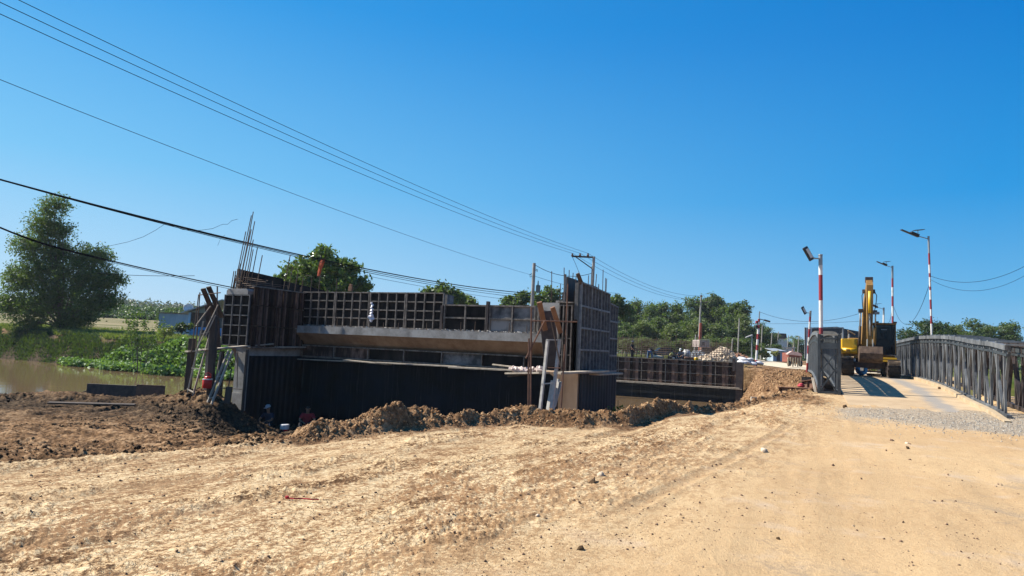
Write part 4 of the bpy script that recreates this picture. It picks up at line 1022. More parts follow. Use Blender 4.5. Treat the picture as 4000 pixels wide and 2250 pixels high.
for sx in (-1.17, 1.22):
    m = MB(); w = .56; pts = []
    for k in range(7):
        a = math.pi / 2 + math.pi * k / 6; pts.append((-1.65 + .42 * math.cos(a), .46 + .44 * math.sin(a)))
    for k in range(7):
        a = -math.pi / 2 + math.pi * k / 6; pts.append((1.65 + .42 * math.cos(a), .46 + .44 * math.sin(a)))
    m.prism([(sx - w / 2, y, z) for y, z in pts], (w, 0, 0)); tr = xb(m, 'track', M_TRACK)
    m = MB()
    n = len(pts); per = []
    for i in range(n):
        a = Vector((0, pts[i][0], pts[i][1])); b = Vector((0, pts[(i + 1) % n][0], pts[(i + 1) % n][1])); L = (b - a).length; c = max(1, int(L / .17))
        for j in range(c):
            p = a.lerp(b, (j + .5) / c); per.append((p, (b - a).normalized()))
    for p, d in per:
        nrm = Vector((0, d.z, -d.y)); q = p - nrm * .0 + Vector((sx, 0, 0))
        out = (p - Vector((0, 0, .46))); out = nrm if nrm.dot(out) > 0 else -nrm
        m.bar(q + out * .02 - d * .07, q + out * .02 + d * .07, w + .04, .035, out)
        m.bar(q + out * .05 - d * .012, q + out * .05 + d * .012, w + .02, .03, out)
    xb(m, 'track_shoe', M_TRACK if sx > 0 else M_TRACK, tr, 0)
    m = MB()
    for y in (-1.65, -1.0, -.35, .35, 1.0, 1.65):
        m.tube([(sx - .33, y, .38), (sx + .33, y, .38)], .17 if abs(y) < 1.5 else .30, 12)
    xb(m, 'rollers', M_STEEL_DARK, tr, 0)
m = MB(); m.box((0, 0, .62), (1.9, 1.6, .34)); m.tube([(0, 0, .75), (0, 0, .98)], .62, 18); xb(m, 'undercarriage', M_STEEL_DARK)
m = MB(); m.box((0, .9, 1.08), (2.72, 3.6, .22)); xb(m, 'turntable_frame', M_YEL_DULL)
m = MB(); m.box((-1.03, .35, 1.62), (.86, 2.5, .86)); b1 = xb(m, 'left_housing', M_YEL, None, .05)
m = MB(); m.box((-1.03, -.94, 1.80), (.80, .10, .50)); m.bar((-1.3, -1.0, 2.0), (-.95, -1.0, 1.62), .018, .02); m.bar((-1.1, -1.0, 2.02), (-.75, -1.0, 1.62), .018, .02); xb(m, 'front_hatch', M_YEL, b1)
m = MB(); m.tube([(-1.43, -.95, 1.38), (-.62, -.95, 1.38)], .17, 12); xb(m, 'rounded_step', M_YEL, b1, 0, True)
m = MB(); m.box((-1.12, -1.125, 1.38), (.20, .02, .17)); xb(m, 'warning_plate', M_STEEL_RUST, b1)
m = MB()
for k in range(3): m.box((-1.12, -1.142, 1.33 + .05 * k), (.15, .012, .015))
xb(m, 'plate_stripe', M_YEL, b1, 0)
m = MB(); m.prism([(-1.3, 2.1, 1.15), (1.3, 2.1, 1.15), (1.36, 2.5, 1.15), (1.0, 2.85, 1.15), (-1.0, 2.85, 1.15), (-1.36, 2.5, 1.15)], (0, 0, 1.0)); xb(m, 'counterweight', M_YEL, None, .06)
m = MB(); m.box((-.2, 1.55, 1.75), (1.6, 1.2, .85)); xb(m, 'engine_cover', M_YEL_DULL, None, .05)
m = MB(); m.tube([(-.9, 1.4, 2.0), (-.9, 1.4, 2.42)], .05, 8); xb(m, 'exhaust_pipe', M_GALV, None, 0)
m = MB(); m.tube([(-1.43, -.85, 2.05), (-1.43, -.85, 2.35), (-1.43, .2, 2.35), (-1.43, .2, 2.05)], .02, 6); xb(m, 'handrail', M_GALV, None, 0)
# cab
cab = MB()
x0, x1, y0, y1, z0, z1 = .27, 1.36, -1.15, .5, 1.22, 2.92
for x in (x0, x1):
    cab.box((x, y0 + .05, (z0 + z1) / 2), (.08, .10, z1 - z0)); cab.box((x, y1, (z0 + z1) / 2), (.08, .10, z1 - z0))
    cab.box((x, (y0 + y1) / 2, z0 + .28), (.06, y1 - y0 - .1, .56))
cab.box(((x0 + x1) / 2, y1, z0 + .45), (x1 - x0 - .08, .06, .9))
cab.box(((x0 + x1) / 2, y0 + .04, z0 + .03), (x1 - x0 - .08, .07, .06))
cabo = xb(cab, 'cab', M_BLACK, None, .01)
m = MB(); m.box(((x0 + x1) / 2, (y0 + y1) / 2, z1 + .03), (x1 - x0 + .12, y1 - y0 + .15, .09)); xb(m, 'cab_roof', M_YEL_DULL, cabo, .03)
m = MB(); m.box((x1 + .01, y0 + .02, 2.1), (.05, .06, 1.6)); xb(m, 'door_pillar', M_YEL_DULL, cabo)
for nme, c, d in (('windscreen', ((x0 + x1) / 2, y0 + .03, 2.08), (x1 - x0 - .1, .015, 1.62)), ('side_window', (x0, (y0 + y1) / 2, 2.33), (.015, y1 - y0 - .15, 1.0)), ('side_window', (x1, (y0 + y1) / 2, 2.33), (.015, y1 - y0 - .15, 1.0)), ('rear_window', ((x0 + x1) / 2, y1, 2.5), (x1 - x0 - .1, .015, .75))):
    xb(MB().box(c, d), nme, M_GLASS, cabo, 0)
m = MB(); m.box((.80, -.15, 1.75), (.5, .12, .85)); m.box((.80, -.42, 1.45), (.5, .5, .14)); xb(m, 'driver_seat', M_BLACK, cabo)
m = MB(); m.box((.78, y0 - .005, 2.62), (.30, .01, .04)); xb(m, 'sun_strip', M_GALV, cabo, 0)
for x in (.42, 1.36): xb(MB().box((x, -1.0, 3.04), (.20, .12, .09)), 'work_light', M_BLACK, cabo)
m = MB(); m.box((.84, -1.22, 1.02), (1.15, .18, .10)); m.box((.84, -1.26, .88), (1.2, .10, .10)); xb(m, 'cab_step', M_YEL)
m = MB(); m.tube([(1.4, -1.1, 2.1), (1.62, -1.15, 2.1), (1.62, -1.15, 2.32)], .018, 5); xb(m, 'mirror_arm', M_BLACK, None, 0)
m = MB(); m.bar((-.72, -1.0, 2.30), (-1.12, -1.05, 2.52), .14, .05); m.tube([(-1.1, -1.05, 2.5), (-1.12, -1.05, 2.1)], .015, 5); xb(m, 'mirror', M_MUDPALE)
# boom: foot at the house, knee, nose far above; arm hanging down in front
def plate_limb(pts, ws, x0_, name, mat, parent=None):
    """pts: centre line (y,z); ws: depth at each; x0_: half widths"""
    m = MB(); prev = None
    for i, (y, z) in enumerate(pts):
        a = Vector(pts[max(i - 1, 0)]); b = Vector(pts[min(i + 1, len(pts) - 1)]); d = (b - a).normalized(); n = Vector((-d.y, d.x)); hw = ws[i] / 2; xh = x0_[i]
        cur = [(-xh + cx_, y + n.x * hw, z + n.y * hw) for cx_ in (0,)] + [(xh, y + n.x * hw, z + n.y * hw), (xh, y - n.x * hw, z - n.y * hw), (-xh, y - n.x * hw, z - n.y * hw)]
        if prev: m.add(prev + cur, [(0, 1, 5, 4), (1, 2, 6, 5), (2, 3, 7, 6), (3, 0, 4, 7)])
        else: m.add(cur, [(0, 1, 2, 3)])
        prev = cur
    m.add(prev, [(0, 1, 2, 3)])
    o = m.build(name, mat, parent or ex, (0, 0, 0), .012)
    return o
BX = -.10
boom = plate_limb([(-.45, 1.35), (-.75, 2.3), (-1.15, 3.3), (-1.75, 4.2), (-2.55, 4.95)], [.35, .62, .70, .55, .30], [.30, .27, .25, .22, .17], 'boom', M_YEL_DULL); boom.location.x = BX
arm = plate_limb([(-2.35, 5.22), (-2.62, 4.9), (-2.66, 3.6), (-2.60, 2.35), (-2.55, 1.75)], [.20, .52, .42, .30, .22], [.17, .17, .16, .14, .12], 'arm', M_YEL_DULL); arm.location.x = BX
m = MB(); m.box((BX, -2.35, 5.28), (.40, .22, .30)); xb(m, 'pivot_head', M_STEEL_DARK)
for x in (-.50, .30):
    m = MB(); m.tube([(x, -.95, 1.45), (x, -1.45, 2.75)], .075, 10); c = xb(m, 'boom_cylinder', M_STEEL_DARK if x < 0 else M_YEL_DULL, None, 0, True)
    m = MB(); m.tube([(x, -1.45, 2.75), (x, -1.65, 3.62)], .042, 8); xb(m, 'cylinder_rod', M_CHROME, c, 0, True)
m = MB(); m.tube([(BX - .02, -3.0, 4.6), (BX - .02, -2.98, 3.4)], .085, 10); c = xb(m, 'bucket_cylinder', M_YEL, None, 0, True)
m = MB(); m.tube([(BX - .02, -2.98, 3.4), (BX - .02, -2.92, 2.2)], .045, 8); xb(m, 'cylinder_rod', M_CHROME, c, 0, True)
m = MB(); m.box((BX - .38, -1.6, 3.62), (.24, .24, .20)); m.box((BX + .38, -1.62, 3.55), (.20, .22, .22)); xb(m, 'cylinder_pin', M_STEEL_DARK)
for sx in (-1, 1):
    m = MB(); m.tube([(BX + sx * .24, -2.4, 4.72), (BX + sx * .38, -2.5, 4.4), (BX + sx * .34, -2.4, 3.9), (BX + sx * .26, -2.1, 3.4)], .022, 6); xb(m, 'hydraulic_hose', M_BLACK, None, 0)
    m = MB(); m.box((BX + sx * .27, -2.1, 4.66), (.12, .2, .22)); xb(m, 'hose_clamp', M_STEEL_DARK)
xb(MB().box((BX + .46, -1.7, 3.50), (.26, .16, .14)), 'boom_lamp', M_GALV)
m = MB(); m.bar((BX - .14, -2.75, 2.0), (BX - .14, -2.75, 1.45), .06, .22); m.bar((BX + .14, -2.75, 2.0), (BX + .14, -2.75, 1.45), .06, .22); xb(m, 'bucket_link', M_CHROME)
for k in range(4): xb(MB().tube([(BX - .06 + .05 * k, -2.98 + .02 * k, 4.2), (BX - .08 + .05 * k, -3.02, 3.2), (BX - .1 + .06 * k, -2.86, 2.4)], .016, 5), 'hydraulic_hose', M_BLACK, None, 0)
# bucket curled, back towards us
m = MB(); pr = [(-2.95, 1.62), (-3.12, 1.25), (-3.05, .92), (-2.75, .74), (-2.35, .78), (-2.05, 1.0), (-2.12, 1.02), (-2.4, .88), (-2.75, .85), (-2.95, 1.0), (-3.0, 1.25), (-2.85, 1.60)]
m.prism([(-.66, y, z) for y, z in pr], (1.18, 0, 0))
for x in (-.66, .50): m.prism([(x, y, z) for y, z in [(-2.95, 1.62), (-3.11, 1.25), (-3.04, .93), (-2.75, .75), (-2.35, .79), (-2.05, 1.0), (-2.2, 1.5)]], (.03, 0, 0))
bk = xb(m, 'bucket', M_BUCKET)
for k in range(5): xb(MB().box((-.57 + .25 * k, -1.98, 1.03), (.08, .2, .05)), 'bucket_tooth', M_CHROME, bk)
m = MB(); random.seed(8)
for k in range(16): m.box((random.uniform(-1.45, -.9), random.uniform(-1.7, -1.2), .95 + random.random() * .06), (.16, .14, .08), Euler((random.random(), 0, random.random())).to_matrix())
o = xb(m, 'mud_lumps', M_MUDPALE); tag(o, kind='stuff')
xb(MB().box((1.22, -2.1, .86), (.58, .10, .05)), 'track_guard', M_MUDPALE)

# things standing on the deck behind the machine
def deck_at(u, v): return BT(u + .1, v, deckz(v))
M_BLUEB = simple('blue_plastic', (.015, .12, .36), (.01, .09, .28), 5, .35)
t = thing('barrel', 'blue plastic barrel lying between the tracks of the excavator', 'barrel', deck_at(2.75, 43.0), -BA)
MB().tube([(-.02, -.42, .3), (-.02, .42, .3)], .29, 16).build('body', M_BLUEB, t, smooth=False)
MB().tube([(-.02, -.2, .3), (-.02, -.16, .3)], .305, 16).build('hoop', M_BLUEB, t); MB().tube([(-.02, .16, .3), (-.02, .2, .3)], .305, 16).build('hoop', M_BLUEB, t)
MB().box((-.02, -.425, .36), (.16, .01, .2)).build('sticker', M_PAINTW, t)
t = thing('concrete_block', 'grey concrete block with steps left of the blue barrel', 'block', deck_at(1.95, 43.0), -BA)
MB().box((.1, 0, .25), (.62, .4, .5)).box((-.42, 0, .09), (.44, .4, .18)).build('block_body', M_CONC, t, bevel=.01)
MB().box((.15, -.21, .12), (.26, .02, .16)).build('recess_shade', M_STEEL_DARK, t)  # flat dark plate painted as the shade inside a hollow
t = thing('crate', 'dark open crate with green leaves right of the blue barrel', 'crate', deck_at(3.35, 43.0), -BA)
m = MB()
for z in (.08, .24, .40): m.box((0, -.25, z), (.7, .03, .1)); m.box((0, .25, z), (.7, .03, .1)); m.box((-.34, 0, z), (.03, .47, .1)); m.box((.34, 0, z), (.03, .47, .1))
m.box((0, 0, .02), (.66, .46, .03)); m.build('crate_box', M_WOOD_DK, t)
m = MB(); random.seed(2)
for k in range(60):
    c = Vector((random.uniform(-.25, .2), random.uniform(-.2, .2), random.uniform(.2, .5))); R_ = Euler((random.random() * 6, random.random() * 6, 0)).to_matrix()
    m.add([c + R_ @ Vector(q) for q in ((-.07, 0, 0), (0, .03, 0), (.07, 0, 0), (0, -.03, 0))], [(0, 1, 2, 3)])
M_LEAF_L = leafmat('bright_leaf', [(.03, .08, .01), (.08, .16, .02), (.16, .24, .05)])
o = m.build('leaves', M_LEAF_L, t); tag(o, kind='stuff')
# ------------------------------------------------------------------ foliage
def leaf_cloud(lobes, n, size, seed, clump=.8, per=26, aspect=.55, shell=.55, flat=0.0):
    """lobes: (x,y,z,rx,ry,rz). Returns verts, of leaf quads gathered in twig clumps spread through the lobes"""
    r = np.random.default_rng(seed); lobes = np.array(lobes, float)
    wgt = (lobes[:, 3] * lobes[:, 4] * lobes[:, 5]) ** (2 / 3); wgt /= wgt.sum()
    nc = max(1, n // per); li = r.choice(len(lobes), nc, p=wgt)
    d = r.normal(size=(nc, 3)); d /= np.linalg.norm(d, axis=1)[:, None]
    rad = shell + (1 - shell) * r.random(nc) ** .7
    rad = np.where(r.random(nc) < .25, rad * r.random(nc), rad) * (1 + .12 * r.normal(size=nc))
    cc = lobes[li, :3] + d * lobes[li, 3:] * rad[:, None]
    pc = np.repeat(cc, per, 0); cs = clump * (0.55 + .9 * r.random(nc)); csr = np.repeat(cs, per)
    p = pc + r.normal(size=pc.shape) * csr[:, None] * .42 * np.array([1, 1, .75])
    m = len(p)
    a = r.normal(size=(m, 3)); a /= np.linalg.norm(a, axis=1)[:, None]; a[:, 2] *= (1 - flat)
    b = r.normal(size=(m, 3)); b -= a * (a * b).sum(1)[:, None] / np.maximum((a * a).sum(1)[:, None], 1e-6); b /= np.linalg.norm(b, axis=1)[:, None]
    s = size * (0.6 + .8 * r.random(m))[:, None]
    v = np.stack([p - a * s * .5, p + b * s * aspect * .5, p + a * s * .5, p - b * s * aspect * .5], 1)
    return v.reshape(-1, 3), cc
def quads(name, v, mat, parent=None):
    n = len(v) // 4
    return np_mesh(name, v, np.arange(4 * n), np.full(n, 4), mat, parent)
M_BARK = simple('bark', (.16, .125, .095), (.09, .07, .05), 6, .9, 0, .6, .01, 30, (1, 1, .3))
M_BARK_PALE = simple('pale_bark', (.34, .30, .25), (.20, .17, .14), 5, .85, 0, .5, .01, 30, (1, 1, .3))
M_LF_FOREST = leafmat('forest_leaf', [(.016, .034, .014), (.036, .062, .022), (.07, .10, .032), (.12, .14, .05)])
M_LF_FOREST2 = leafmat('forest_leaf_pale', [(.035, .058, .022), (.08, .105, .036), (.14, .16, .06), (.20, .21, .09)])
M_LF_MANGO = leafmat('mango_leaf', [(.014, .038, .008), (.045, .09, .014), (.12, .18, .025), (.28, .33, .08)], .25, .35)
M_LF_EUC = leafmat('fine_leaf', [(.012, .034, .008), (.030, .068, .013), (.07, .12, .022), (.14, .18, .035)], .3)
M_LF_DARK = leafmat('dark_leaf', [(.008, .022, .008), (.018, .04, .012), (.035, .07, .018)], .2)
def limbs(t, pts_list, mat):
    m = MB()
    for pts, r in pts_list: m.tube(pts, r, 7)
    return m.build('trunk', mat, t, smooth=True)
def make_tree(name, label, cat, loc, H, lobes, n, leaf, seed, mat, bark=M_BARK, clump=.8, shell=.55, tr=.16, group=None, per=26, aspect=.55):
    t = thing(name, label, cat, loc, 0, group)
    rs = random.Random(seed); v, cc = leaf_cloud(lobes, n, leaf, seed, clump, per, aspect, shell)
    quads('crown', v, mat, t)
    L = []; zt = min(l[2] for l in lobes); cx = sum(l[0] for l in lobes) / len(lobes); cy = sum(l[1] for l in lobes) / len(lobes)
    fork = Vector((cx * .5, cy * .5, max(zt * .55, .5)))
    L.append(([Vector((0, 0, -.3)), Vector((cx * .15 + rs.uniform(-.1, .1), 0, fork.z * .5)), fork], [tr, tr * .85, tr * .7]))
    for l in lobes:
        c = Vector(l[:3]); mid = fork.lerp(c, .5) + Vector((rs.uniform(-.3, .3), rs.uniform(-.3, .3), .2))
        L.append(([fork, mid, c], [tr * .55, tr * .35, tr * .12]))
        for k in range(3):
            e = c + Vector((rs.uniform(-1, 1) * l[3], rs.uniform(-1, 1) * l[4], rs.uniform(-.4, .9) * l[5])) * .8
            L.append(([mid.lerp(c, .6), (mid + e) / 2 + Vector((0, 0, .1)), e], [tr * .22, tr * .14, tr * .04]))
    limbs(t, L, bark)
    return t
def gz(x, y): return float(terrain(np.array([x]), np.array([y]), False)[0])
def on_ground(px, Y):
    x = (px - 2000) / F0 * Y; return Vector((x, Y, gz(x, Y)))
def lobes_px(base, Y, lst, dy=.9):
    """lobes given where they stand in the view: (px, py, radius px) at depth Y (+offset)"""
    out = []
    for q in lst:
        px, py, rp = q[:3]; off = q[3] if len(q) > 3 else 0
        c = P(px, py, Y + off) - base; r = rp / F0 * Y
        out.append((c.x, c.y, c.z, r, r * dy, r * (q[4] if len(q) > 4 else .85)))
    return out
# tall fine-leaved tree at the far left
Y = 76; b = on_ground(258, Y)
lb = lobes_px(b, Y, [(215, 800, 55), (180, 880, 75), (245, 900, 45), (130, 960, 80), (235, 985, 75, 1.0), (160, 1060, 100), (330, 1010, 62, 1), (395, 1000, 50), (300, 1090, 95), (400, 1095, 75), (455, 1090, 40), (200, 1170, 100), (350, 1180, 80, -1), (430, 1170, 48), (80, 1090, 70), (270, 1260, 55), (40, 1180, 70), (120, 1260, 60), (330, 1240, 50)])
make_tree('tall_tree', 'tall fine-leaved tree on the far bank at the left edge, its crown crossed by cables', 'tree', b, 14, lb, 64000, .27, 31, M_LF_EUC, M_BARK, .7, .35, .24, None, 22, .42)
# mango behind the formwork
Y = 64; b = on_ground(1268, Y)
lb = lobes_px(b, Y, [(1268, 1010, 50, 0, .9), (1180, 1050, 62), (1265, 1070, 85), (1345, 1060, 62), (1120, 1085, 38), (1210, 1110, 80), (1330, 1120, 85), (1395, 1105, 48), (1425, 1130, 30), (1270, 1170, 100, 0, .5), (1140, 1130, 45)])
make_tree('mango_tree', 'round dense mango tree rising behind the left part of the grid formwork', 'tree', b, 10, lb, 15000, .42, 5, M_LF_MANGO, M_BARK, .6, .6, .22, None, 20, .42)
for i, (lab, px, Y, lst, n) in enumerate([
    ('low leafy tree peeping over the middle of the grid formwork', 1720, 72, [(1690, 1150, 34), (1735, 1138, 34), (1775, 1150, 28), (1725, 1180, 50)], 3500),
    ('light leafy shrub tree over the step in the formwork, right of the low tree', 1800, 74, [(1800, 1165, 24), (1770, 1180, 30), (1835, 1190, 26)], 1800),
    ('green tree left of the transformer pole behind the pale formwork', 2010, 88, [(1985, 1180, 30), (2040, 1165, 34), (2010, 1200, 45)], 3500),
    ('green tree right of the transformer pole behind the pale formwork', 2110, 90, [(2100, 1170, 32), (2150, 1150, 34), (2125, 1200, 50), (2170, 1180, 30)], 3500),
    ('tree showing just right of the tall form panels', 2400, 84, [(2410, 1180, 30), (2385, 1200, 40), (2440, 1215, 30)], 3000)]):
    b = on_ground(px, Y); make_tree('broadleaf_tree', lab, 'tree', b, 6, lobes_px(b, Y, lst), n, .40, 60 + i, M_LF_FOREST if i != 1 else M_LF_FOREST2, M_BARK, .6, .5, .14)
# the wood behind the far wall: prototypes copied
def proto(seed, H, W, mat, n=8000, airy=False, leaf=.36, name='broadleaf_tree'):
    rs = random.Random(seed); lobes = []
    for k in range(7 if not airy else 9):
        a = rs.uniform(0, 6.28); rr_ = W * rs.uniform(.1, .62); z = H * rs.uniform(.38, .86)
        lobes.append((rr_ * math.cos(a), rr_ * math.sin(a) * .8, z, W * rs.uniform(.28, .48), W * rs.uniform(.28, .45), H * rs.uniform(.10, .18)))
    lobes.append((0, 0, H * .88, W * .32, W * .3, H * .12)); lobes.append((0, 0, H * .5, W * .55, W * .5, H * .2))
    return make_tree(name, 'x', 'tree', (0, 0, 0), H, lobes, n, leaf, seed, mat, M_BARK_PALE, .85 if not airy else .6, .5, .16)
protos = [proto(101, 10, 3.6, M_LF_FOREST), proto(102, 10, 3.2, M_LF_FOREST), proto(103, 10, 4.2, M_LF_FOREST), proto(104, 10, 3.0, M_LF_FOREST2), proto(105, 10, 2.4, M_LF_FOREST, 5500, True)]
used_p = set()
ORD = ['first', 'second', 'third', 'fourth', 'fifth', 'sixth', 'seventh', 'eighth', 'ninth', 'tenth', 'eleventh', 'twelfth', 'thirteenth', 'fourteenth']
def place_tree(k, px, ytop, Y, label, group, sw=1.0, rz=None):
    b = on_ground(px, Y); top = P(px, ytop, Y); H = top.z - b.z
    src = protos[k]
    o = src if k not in used_p else copy_tree(src)
    used_p.add(k); o.location = b; s = H / 9.9
    o.scale = (s * sw, s * sw, s); o.rotation_euler = (0, 0, random.uniform(0, 6.28) if rz is None else rz)
    tag(o, label, 'tree', group); return o
random.seed(17)
G1 = 'back row of trees in the wood beyond the far wall'
for i, (px, yt, Y, k, sw) in enumerate([(2440, 1190, 122, 2, 1), (2495, 1172, 126, 0, 1), (2545, 1196, 120, 1, 1.1), (2600, 1178, 125, 2, 1), (2655, 1184, 124, 0, 1), (2705, 1165, 128, 1, 1.15), (2745, 1158, 130, 2, .95), (2795, 1152, 128, 4, .9), (2835, 1192, 126, 0, .95), (2885, 1180, 118, 4, 1.15), (2925, 1235, 128, 1, .9)]):
    place_tree(k, px, yt, Y, f'dark green tree, {ORD[i]} from the left in the back row of the wood', G1, sw)
G2 = 'lower front row of paler trees in the wood'
for i, (px, yt, Y, k, sw) in enumerate([(2450, 1262, 104, 1, 1.3), (2515, 1250, 106, 3, 1.4), (2570, 1238, 108, 0, 1.2), (2630, 1262, 104, 3, 1.5), (2690, 1248, 107, 2, 1.2), (2740, 1240, 105, 3, 1.3), (2800, 1262, 103, 3, 1.4), (2850, 1232, 106, 1, 1.2), (2900, 1225, 108, 3, 1.0)]):
    place_tree(k, px, yt, Y, f'paler rounded tree, {ORD[i]} from the left in the front row of the wood', G2, sw)
G3 = 'bushes at the foot of the wood'
for i, (px, yt, Y, k, sw) in enumerate([(2455, 1322, 96, 3, 2.6), (2530, 1318, 96, 3, 2.5), (2600, 1330, 94, 0, 2.5), (2670, 1325, 96, 3, 2.4), (2730, 1318, 95, 3, 2.4), (2800, 1322, 96, 1, 2.4), (2860, 1318, 98, 3, 2.4), (2920, 1322, 100, 0, 2.2)]):
    place_tree(k, px, yt, Y, f'bush at the foot of the wood, {ORD[i]} from the left', G3, sw)
G4 = 'trees and bushes beside the far road'
for px, yt, Y, k, sw, lab in [(2975, 1262, 130, 1, 1.2, 'dark tree behind the leaning striped post'), (3005, 1276, 140, 2, 1.1, 'round-topped tree right of the leaning striped post'), (3040, 1345, 120, 0, 2.2, 'low dark bush beside the far shed'), (2985, 1352, 115, 3, 2.4, 'dusty bush behind the start of the far road'), (3075, 1330, 170, 3, 1.8, 'small hazy tree right of the dark-roofed house'), (3130, 1325, 180, 0, 1.7, 'small hazy tree left of the grey sheet building'), (3170, 1335, 190, 1, 1.8, 'small hazy tree hidden behind the far floodlight post')]:
    place_tree(k, px, yt, Y, lab, G4, sw)
G5 = 'trees behind the right truss'
for px, yt, Y, k, sw, lab in [(3620, 1248, 86, 2, 1.55, 'dark round tree with a gap in its crown behind the tallest lamp post'), (3700, 1300, 84, 0, 1.3, 'low dark tree right of the tallest lamp post'), (3745, 1268, 100, 3, 1.2, 'pale tree at the right behind the truss'), (3810, 1250, 95, 1, 1.3, 'tree at the right edge behind the truss'), (3880, 1270, 100, 2, 1.2, 'wide tree at the extreme right of the view'), (3955, 1260, 100, 0, 1.2, 'last tree at the right border of the view'), (3530, 1330, 130, 3, 2.0, 'small distant bush between the cab and the dark round tree')]:
    o = place_tree(k, px, yt, Y, lab, G5, sw)
    if 'dark' in lab:
        for c in kids(o):
            if c.name.startswith('crown'): c.data = c.data.copy(); c.data.materials[0] = M_LF_DARK
# palm
b = on_ground(3100, 150); t = thing('palm_tree', 'hazy coconut palm above the far road', 'palm', b); tp = P(3100, 1325, 150) - b
MB().tube([(0, 0, 0), (tp.x + .2, 0, tp.z)], [.2, .13], 7).build('trunk', M_BARK_PALE, t)
vv_ = []; rs = np.random.default_rng(4)
for k in range(15):
    a = k * 2.4; el = rs.uniform(.1, 1.2); pts = [Vector((tp.x + .2, 0, tp.z))]
    for q in range(7):
        f = (q + 1) / 7; pts.append(Vector((tp.x + .2 + math.cos(a) * 3.0 * f * math.cos(el), math.sin(a) * 3.0 * f * math.cos(el), tp.z + 3.0 * math.sin(el) * f - 2.2 * f * f)))
    for q in range(7):
        d = pts[q + 1] - pts[q]; s = d.cross(Vector((0, 0, 1))).normalized()
        for sd in (-1, 1):
            for w in range(2):
                p0 = pts[q].lerp(pts[q + 1], w * .5); tip = p0 + s * sd * .55 * (1 - .5 * abs(q / 7 - .4)) + d * .5 + Vector((0, 0, -.25))
                vv_ += [p0, p0 + d * .25, tip + d * .05, tip]
quads('crown', np.array([tuple(p) for p in vv_]), M_LF_FOREST, t)

# far-off wood on the left
def wood(label, name, rows, mat, seed):
    r = np.random.default_rng(seed); vs = []
    for (px0, px1, Y, y0, jit, step, rad) in rows:
        px = px0
        while px < px1:
            yy_ = Y + r.uniform(-1, 1) * Y * .04; x = (px - 2000) / F0 * yy_; z0 = gz(x, yy_)
            yt = np.interp(px, [p for p, _ in y0], [q for _, q in y0]) + r.uniform(-jit, jit); top = P(px, yt, yy_).z; H = max(2.0, top - z0)
            rd = rad * r.uniform(.8, 1.3)
            lb_ = [(x, yy_, z0 + H * .70, rd, rd, H * .24), (x + rd * .5 * r.normal(), yy_ - rd * .4, z0 + H * .45, rd, rd, H * .3), (x, yy_ - rd * .6, z0 + H * .2, rd * 1.1, rd, H * .22)]
            v, _ = leaf_cloud(lb_, 840, rad * .22, int(r.integers(1e9)), rad * .34, 12, .7, .6); vs.append(v); px += step * r.uniform(.7, 1.3)
    o = quads(name, np.concatenate(vs), mat); tag(o, label, 'wood', None, 'stuff'); return o
TL = [(-400, 1140), (255, 1150), (480, 1148), (530, 1162), (620, 1168), (760, 1176), (900, 1190), (1200, 1215)]
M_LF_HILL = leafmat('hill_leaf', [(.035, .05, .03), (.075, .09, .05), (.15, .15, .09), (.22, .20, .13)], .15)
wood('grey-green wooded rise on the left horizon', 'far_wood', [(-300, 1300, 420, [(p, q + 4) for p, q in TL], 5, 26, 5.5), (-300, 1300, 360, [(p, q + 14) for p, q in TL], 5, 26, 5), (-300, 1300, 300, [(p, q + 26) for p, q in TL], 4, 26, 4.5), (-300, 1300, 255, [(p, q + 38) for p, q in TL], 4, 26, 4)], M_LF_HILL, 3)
M_LF_GROVE = leafmat('grove_leaf', [(.010, .028, .012), (.022, .055, .018), (.05, .10, .025), (.09, .15, .035)], .2)
wood('dark green belt of trees beyond the dry field on the left', 'tree_belt', [(-300, 1250, 168, [(-400, 1190), (255, 1195), (450, 1192), (600, 1200), (760, 1206), (1200, 1225)], 5, 20, 2.6), (-300, 1200, 160, [(-400, 1208), (1200, 1238)], 5, 19, 2.3)], M_LF_GROVE, 6)
# distant line of trees closing the rest of the horizon
wood('low distant trees along the right horizon', 'distant_wood', [(1250, 4300, 260, [(1200, 1300), (2400, 1330), (3000, 1365), (3400, 1378), (4300, 1400)], 8, 24, 4.0), (2900, 4300, 200, [(2900, 1372), (4300, 1418)], 6, 24, 2.4)], M_LF_GROVE, 9)

# grasses on the far bank
def blades(name, label, n, area, h, mat, seed, w=.05, spread=.45):
    r = np.random.default_rng(seed); pts = area(r, n); x, y = pts[:, 0], pts[:, 1]; z = terrain(x, y, False)
    k = len(x); a = r.uniform(0, 6.28, k); hh = h * (.5 + r.random(k)); ln = r.normal(size=(k, 2)) * spread * hh[:, None]
    dx = np.cos(a) * w; dy = np.sin(a) * w
    b1 = np.stack([x - dx, y - dy, z - .03], 1); b2 = np.stack([x + dx, y + dy, z - .03], 1)
    m1 = np.stack([x + dx * .8 + ln[:, 0] * .5, y + dy * .8 + ln[:, 1] * .5, z + hh * .6], 1); tp_ = np.stack([x + ln[:, 0], y + ln[:, 1], z + hh], 1)
    v = np.stack([b1, b2, m1, tp_], 1).reshape(-1, 3); o = quads(name, v, mat); tag(o, label, 'grass', None, 'stuff'); return o
def band(u0, u1, dv0, dv1):
    def f(r, n):
        u = r.uniform(u0, u1, n); v = far_bank(u) + r.uniform(dv0, dv1, n) + .8 * np.sin(u * .7); return np.stack([u * UX + v * VX, u * UY + v * VY], 1)
    return f
M_GRASS = leafmat('bank_grass', [(.07, .10, .015), (.14, .16, .025), (.22, .21, .05), (.34, .28, .10)], .3)
blades('grass', 'tufted yellow-green grass on top of the far bank', 42000, band(-92, -30, 3.7, 12), .36, M_GRASS, 2, .05)
blades('grass', 'short dark growth hanging on the steep left bank', 30000, band(-92, -50, -1.2, 3.2), .26, M_LF_DARK, 8, .05)
